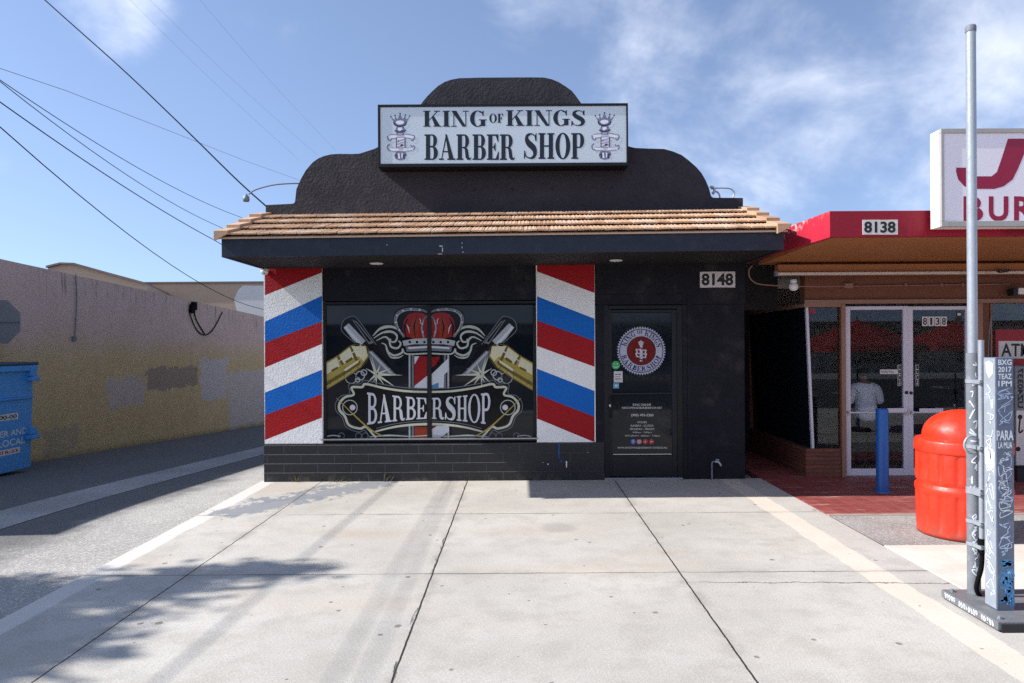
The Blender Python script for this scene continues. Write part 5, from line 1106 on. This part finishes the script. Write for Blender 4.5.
d = Decal(side, (-1, 0, 0), .0012)
def scr2(z0, z1, k, w_=.10):
    for i in range(k):
        zc = z0+(z1-z0)*(i+.5)/k; h_ = (z1-z0)/k; strokes(d, [(rg.uniform(.12, .88), zc+rg.uniform(-.7, .7)*h_) for _ in range(5)], w_*1.5, 0, .11)
scr2(.30, 1.42, 13, .032); scr2(.12, .5, 6, .03)
d.poly([(.2, zp-.03), (.5, zp-.02), (.85, zp-.04), (.8, zp-.10), (.5, zp-.13), (.25, zp-.09)], 0); d.poly([(.1, 1.03), (.5, 1.06), (.92, 1.02), (.9, .93), (.5, .90), (.15, .94)], 0)
d.build('graffiti', ['graf'], pb)
d = Decal(lambda x, y: Vector((xcp-.0395*math.cos(x), ycp-.0395*math.sin(x), y)), (0, 0, 0)); d.n = Vector((-.5, -.8, 0))
for i in range(12):
    zc = .2+i*.035; strokes(d, [(1.2+rg.uniform(-.5, .5), zc+rg.uniform(-.03, .03)) for _ in range(4)], .12, 0, .06)
for i in range(14):
    zc = .75+i*.06; strokes(d, [(1.0+rg.uniform(-.6, .6), zc+rg.uniform(-.04, .04)) for _ in range(3)], .16, 0, .06)
d.build('graffiti', ['graf'], pb)
d = Decal(lambda x, y: Vector((2.7745, 4.72-x, y)), (-1, 0, 0))
xq = .03
for wl in (5, 8, 5):
    for i in range(wl):
        strokes(d, [(xq+rg.uniform(0, .016), .018+rg.uniform(0, .006)), (xq+rg.uniform(0, .008), .052), (xq+.016, .05-rg.uniform(0, .02)), (xq+rg.uniform(.004, .018), .02)], .006, 0, 1.); xq += .024
    xq += .03; d.build('edge_lettering', 'graf', pb); d = Decal(lambda x, y: Vector((2.7745, 4.72-x, y)), (-1, 0, 0))
# board with black lettering at the right edge
pa, pc_ = P(1015.8, 466, 8.6), P(1052, 366, 8.6)
o = thing('newspaper_box', 'pale stickered cabinet with black upright lettering just beyond the graffiti post', 'cabinet', ((pa.x+pc_.x)/2, 8.7, 0))
MB().box(pa.x, pc_.x, 8.6, 9.0, pa.z, pc_.z).build('body', 'galvpaint', o, .006); MB().box(pa.x+.06, pc_.x-.06, 8.66, 8.94, .003, pa.z-.001).build('legs', 'basedark', o)
d = Decal(lambda x, y: P(x, y, 8.6), (0, -1, 0), .001)
d.rect(1016.3, 410.5, 1051, 465, 0); d.text('UZ40337', 1017.5, 368, 1023.2, 408, 1, 2, .03, rot=True)
for x_, y_ in ((1020, 417), (1018, 449)): d.disc(x_, y_, 2.4, 1, 2)
d.stroke([(1020, 417), (1019, 432), (1023, 430)], 1.6, 1, 3); d.stroke([(1026, 446), (1020.5, 452), (1021, 462), (1026, 464)], 1, 2, 3); d.build('stickers', ['plate', 'plateink', 'graf'], o)

# ------------------------------------------------------------------ overhead wires
def wire(pts_, r_, lab, mat='wire'):
    p_ = pts_
    m_ = MB().tube(spline([Vector(q) for q in p_], 8) if 2 < len(p_) < 9 else p_, r_, 5); tag(m_.build('power_line', mat), lab, 'power line', 'overhead power lines')
POLE = Vector((-9.7, -.2, 0))
B_ = P(265.5, 205, 8.95); A_ = Vector((-9.7, 0, 10.5)); m1 = P(246, 190, 8.6); m2 = P(150, 93, 7.8); m3 = P(45, 0, 7.)
wire([P(-60, -96, 13.4), P(45, 0, 12.), P(120, 67, 11.1), P(180, 124, 10.3), P(235, 178, 9.5), P(266, 206, 9.05)], .010, 'steep black cable falling to the low parapet corner near the alley')
wire([P(-90, 38, 13.5), (0, 65, 13), (90, 95, 12), (200, 134, 10.8), (306, 168.5, 9.6)], .007, 'thin grey cable sloping gently down to the parapet arch', 'wiregrey')
def pa_(x): return Vector((x, 0, 0))
def hang(a, b_, sag, n=14):
    a, b_ = Vector(a), Vector(b_); return [a.lerp(b_, i/n)-Vector((0, 0, 4*sag*(i/n)*(1-i/n))) for i in range(n+1)]
def run(pole, pa_, pb_, sag, r_, lab):
    d_ = (pb_-pa_); ext = pb_+d_*.45
    wire(hang(pole, pa_, .05)[:-1]+hang(pa_, pb_, sag)+[ext-Vector((0, 0, -sag*.6))], r_, lab)
run(Vector((-9.7, -.2, 7.10)), P(0, 80, 11.2), P(240, 217, 20.8), .20, .007, 'black cable parallel to the alley, uppermost of the bundle')
run(Vector((-9.6, -.2, 7.2)), P(0, 81.5, 11.0), P(220, 227, 19.5), .20, .007, 'black cable parallel to the alley, splitting off below the uppermost')
run(Vector((-10.1, -.2, 6.6)), P(0, 102, 11.5), P(215, 240.5, 19.3), .10, .010, 'thickest black cable running straight down behind the awning')
wire([P(-60, 84, 9.5)]+hang(P(0, 127, 10), P(262, 309, 25), .45)+[P(285, 318, 28)], .009, 'lowest black cable dipping behind the alley wall')
for i, (p0, p1, lb) in enumerate((((200, 0), (336, 151), 'faint far cable nearest the parapet arch'), ((150, 0), (317, 155), 'faint far cable in the middle of three'), ((120, -10), (299, 160), 'faint far cable farthest from the parapet arch'))):
    wire([P(p0[0]*1., p0[1], 30), P((p0[0]+p1[0])/2, (p0[1]+p1[1])/2+3, 32), P(p1[0], p1[1], 34)], .0035, lb, 'wiregrey')
o = thing('utility_pole', 'tall wooden utility pole beside the alley carrying the cables', 'utility pole', POLE)
MB().tube([POLE+Vector((0, 0, -.3)), POLE+Vector((0, 0, 11))], [.17, .11], 14).build('pole', 'wood', o); MB().box(-10.5, -8.9, -.30, -.18, 6.75, 6.85).build('crossarm', 'wood', o)
# tree over the fence, its branch shadow falls across the forecourt
rt = random.Random(21)
o = thing('alley_tree', 'leafy tree behind the alley wall with long drooping branches', 'tree', (-14.2, 3.2, -.03))
m_ = MB(); m_.tube([(-14.2, 3.2, -.3), (-14.1, 3.25, 2), (-13.8, 3.4, 4.2), (-13.4, 3.5, 6)], [.26, .2, .16, .1], 12)
lv_ = MB(); limbs = []
for tip in ((-10.6, 4.75, 6.9), (-11.3, 4.35, 7.0), (-11.9, 3.95, 6.7), (-13.2, 3.0, 7.3), (-12.9, 4.5, 7.2), (-13.2, 3.8, 7.6), (-14.6, 3.6, 7.6), (-12.6, 3.5, 6.2), (-12.0, 4.6, 6.0), (-13.0, 2.7, 6.6), (-12.6, 3.3, 6.9), (-15.4, 2.8, 7.0), (-14.6, 4.6, 6.8), (-13.0, 4.0, 6.6), (-11.2, 3.1, 6.6), (-11.5, 3.7, 6.9), (-11.3, 2.7, 6.5), (-11.9, 3.3, 7.1), (-11.7, 2.9, 6.9), (-11.0, 3.45, 6.5), (-11.6, 4.1, 6.4)):
    st_ = Vector((-13.8, 3.4, 4.2)).lerp(Vector((-13.4, 3.5, 6)), rt.random()); tip = Vector(tip); md_ = st_.lerp(tip, .5)+Vector((0, 0, .5))
    pth = spline([st_, md_, tip], 10); m_.tube(pth, [.07-.06*i/(len(pth)-1) for i in range(len(pth))], 6)
    for i in range(len(pth)//3, len(pth)):
        for k in range(10):
            p = Vector(pth[i]); dv = Vector((rt.uniform(.1, .8), rt.uniform(-.32, .32), rt.uniform(-.5, .25))); tw = [p, p+dv*.5+Vector((0, 0, .03)), p+dv]
            lv_.tube(tw, [.006, .005, .002], 4, 1, False)
            for j in range(11):
                q_ = p+dv*rt.uniform(.15, 1.05)+Vector((rt.gauss(0, .05), rt.gauss(0, .05), rt.gauss(0, .05))); a_ = Vector((rt.gauss(0, 1)+.8, rt.gauss(0, .7), rt.gauss(0, .7))).normalized(); n2_ = a_.cross(Vector((rt.gauss(0, 1), rt.gauss(0, 1), rt.gauss(0, 1)))).normalized()
                l_ = rt.uniform(.09, .17); w2 = l_*.30
                lv_.add([q_, q_+a_*l_*.5+n2_*w2, q_+a_*l_, q_+a_*l_*.5-n2_*w2], [(0, 1, 2, 3)], 0)
m_.build('trunk', 'wood', o); lv_.build('crown', ['leaf', 'wood'], o)
# what the shop glass reflects: umbrellas on the restaurant side and shops over the road
def umbrella(x, y, lab):
    o = thing('patio_umbrella', lab, 'umbrella', (x, y, 0), 'red patio umbrellas'); n = 8; r_ = 1.25; za, zr_ = 2.14, 1.64
    m = MB(); rim = [(x+r_*math.cos(2*math.pi*i/n), y+r_*math.sin(2*math.pi*i/n), zr_) for i in range(n)]
    m.add([(x, y, za)]+rim, [(0, 1+i, 1+(i+1) % n) for i in range(n)]); m.add(rim+[(p[0], p[1], zr_-.12) for p in rim], [(i, (i+1) % n, n+(i+1) % n, n+i) for i in range(n)]); m.build('canopy', 'umb', o)
    MB().tube([(x, y, .05), (x, y, za+.06)], .02, 10).build('pole', 'alud', o); MB().lathe([(.001, .08), (.1, .075), (.24, .05), (.26, .0)], (x, y, 0), 24).build('base', 'basedark', o)
    m = MB(); m.lathe([(.001, .74), (.45, .74), (.46, .72), (.001, .71)], (x, y, 0), 28); m.lathe([(.001, .70), (.04, .70), (.04, .06)], (x, y, 0), 12); m.build('table', 'alud', o)
umbrella(6.5, 4.4, 'red patio umbrella mirrored in the glass doors'); umbrella(9.3, 2.9, 'red patio umbrella set farther along the forecourt')
o = thing('opposite_shop', 'plain flat-roofed shop across the road mirrored in the windows', 'building', (0, -24, 0))
MB().box(-30, 40, -34, -24, -.1, 2.7).build('wall', 'across', o); MB().box(-30.2, 40.2, -34.2, -23.7, 2.701, 2.95).build('roof', 'bldgcap', o)
for i in range(10):
    x_ = -27+i*6.6; MB().box(x_, x_+4.2, -23.99, -23.94, .5, 2.3).build('window', 'glassblack', o)

# ------------------------------------------------------------------ light, sky, view
SUN = Vector((1, .080, -.81)).normalized()
sd = bpy.data.lights.new('sun', 'SUN'); sd.energy = 5.0; sd.angle = math.radians(.5); sd.color = (1, .968, .925)
so = bpy.data.objects.new('sun', sd); COL.objects.link(so); so.rotation_euler = SUN.to_track_quat('-Z', 'Y').to_euler(); so.location = (-12, -1, 12)
world = bpy.data.worlds.new('World'); scn.world = world; world.use_nodes = True; nt = world.node_tree; nt.nodes.clear()
def nn(t_, **k):
    n = nt.nodes.new(t_)
    for a, v in k.items(): setattr(n, a, v)
    return n
sky = nn('ShaderNodeTexSky', sky_type='NISHITA'); sky.sun_disc = False; sky.sun_elevation = math.asin(-SUN.z); sky.sun_rotation = math.atan2(-SUN.x, -SUN.y)
sky.air_density = 1.0; sky.dust_density = .15; sky.ozone_density = 3.0; sky.altitude = 300
tc = nn('ShaderNodeTexCoord'); va = nn('ShaderNodeVectorMath', operation='ADD'); nt.links.new(tc.outputs['Generated'], va.inputs[0]); va.inputs[1].default_value = (0, 0, .16); vn = nn('ShaderNodeVectorMath', operation='NORMALIZE'); nt.links.new(va.outputs[0], vn.inputs[0]); nt.links.new(vn.outputs[0], sky.inputs[0]); sp = nn('ShaderNodeSeparateXYZ'); nt.links.new(tc.outputs['Generated'], sp.inputs[0])
def mth(op, a, b=None, clamp=False):
    n = nn('ShaderNodeMath', operation=op); n.use_clamp = clamp
    for i, v in enumerate((a, b)):
        if v is None: continue
        if isinstance(v, (int, float)): n.inputs[i].default_value = v
        else: nt.links.new(v, n.inputs[i])
    return n.outputs[0]
zz = mth('ADD', mth('MAXIMUM', sp.outputs[2], 0), .55); cb = nn('ShaderNodeCombineXYZ')
nt.links.new(mth('DIVIDE', sp.outputs[0], zz), cb.inputs[0]); nt.links.new(mth('DIVIDE', sp.outputs[1], zz), cb.inputs[1]); cb.inputs[2].default_value = 5.37
def wnoise(s_, det, ro, dist=0):
    n = nn('ShaderNodeTexNoise'); nt.links.new(cb.outputs[0], n.inputs['Vector']); n.inputs['Scale'].default_value = s_; n.inputs['Detail'].default_value = det; n.inputs['Roughness'].default_value = ro; n.inputs['Distortion'].default_value = dist; return n.outputs[0]
def mr(v, a, b, lo=0, hi=1):
    n = nn('ShaderNodeMapRange'); n.clamp = True; n.interpolation_type = 'SMOOTHSTEP'; nt.links.new(v, n.inputs[0]); n.inputs[1].default_value = a; n.inputs[2].default_value = b; n.inputs[3].default_value = lo; n.inputs[4].default_value = hi; return n.outputs[0]
n1_ = wnoise(4.2, 12, .62, .2); n2_ = wnoise(1.8, 5, .55)
tex = mth('ADD', mth('MULTIPLY', n1_, .7), mth('MULTIPLY', n2_, .3))
def bank(px, py, rad, soft, amt):
    """a bank of cloud in one part of the sky"""
    v = (P(px, py, 10)-Vector((0, 0, HC))).normalized()
    dn = nn('ShaderNodeVectorMath', operation='DISTANCE'); nt.links.new(tc.outputs['Generated'], dn.inputs[0]); dn.inputs[1].default_value = v
    return mr(dn.outputs['Value'], rad*soft, rad, amt, 0)
cover = None
for a in ((640, 90, .20, .1, .15), (790, 120, .22, .15, .20), (720, 190, .20, .2, .21), (1030, 40, .22, .2, .25), (560, 30, .16, .1, .12), (860, 40, .14, .2, .10), (110, 15, .10, .2, .21), (320, 102, .05, .2, .08), (265, 110, .05, .2, .05), (900, 210, .16, .2, .14),
          (1400, -100, .5, .3, .2), (-500, 100, .4, .3, .1)):
    q_ = bank(*a); cover = q_ if cover is None else mth('MAXIMUM', cover, q_)
cover = mth('ADD', cover, mr(sp.outputs[1], -.05, -.45, 0, .24))  # unseen cloud behind the view, added to brighten the shaded walls
mask = mth('MULTIPLY', mr(mth('ADD', tex, cover), .58, 1.0), .72)
hs = nn('ShaderNodeHueSaturation'); nt.links.new(sky.outputs[0], hs.inputs['Color']); hs.inputs['Saturation'].default_value = .90
mx = nn('ShaderNodeMix', data_type='RGBA'); nt.links.new(mask, mx.inputs[0]); tint = nn('ShaderNodeMix', data_type='RGBA', blend_type='MULTIPLY'); tint.inputs[0].default_value = 1; nt.links.new(hs.outputs[0], tint.inputs[6]); tint.inputs[7].default_value = (1.02, .985, 1.0, 1); nt.links.new(tint.outputs[2], mx.inputs[6]); mx.inputs[7].default_value = (6.6, 6.8, 7.4, 1)
bg = nn('ShaderNodeBackground'); nt.links.new(mx.outputs[2], bg.inputs[0]); bg.inputs[1].default_value = .14
wo = nn('ShaderNodeOutputWorld'); nt.links.new(bg.outputs[0], wo.inputs[0])
vs_ = scn.view_settings; vs_.view_transform = 'Standard'; vs_.look = 'None'; vs_.exposure = .62; vs_.gamma = 1; vs_.use_curve_mapping = False
scn.cycles.use_denoising = False; world.cycles.sampling_method = 'MANUAL'; world.cycles.sample_map_resolution = 1024; scn.cycles.max_bounces = 8
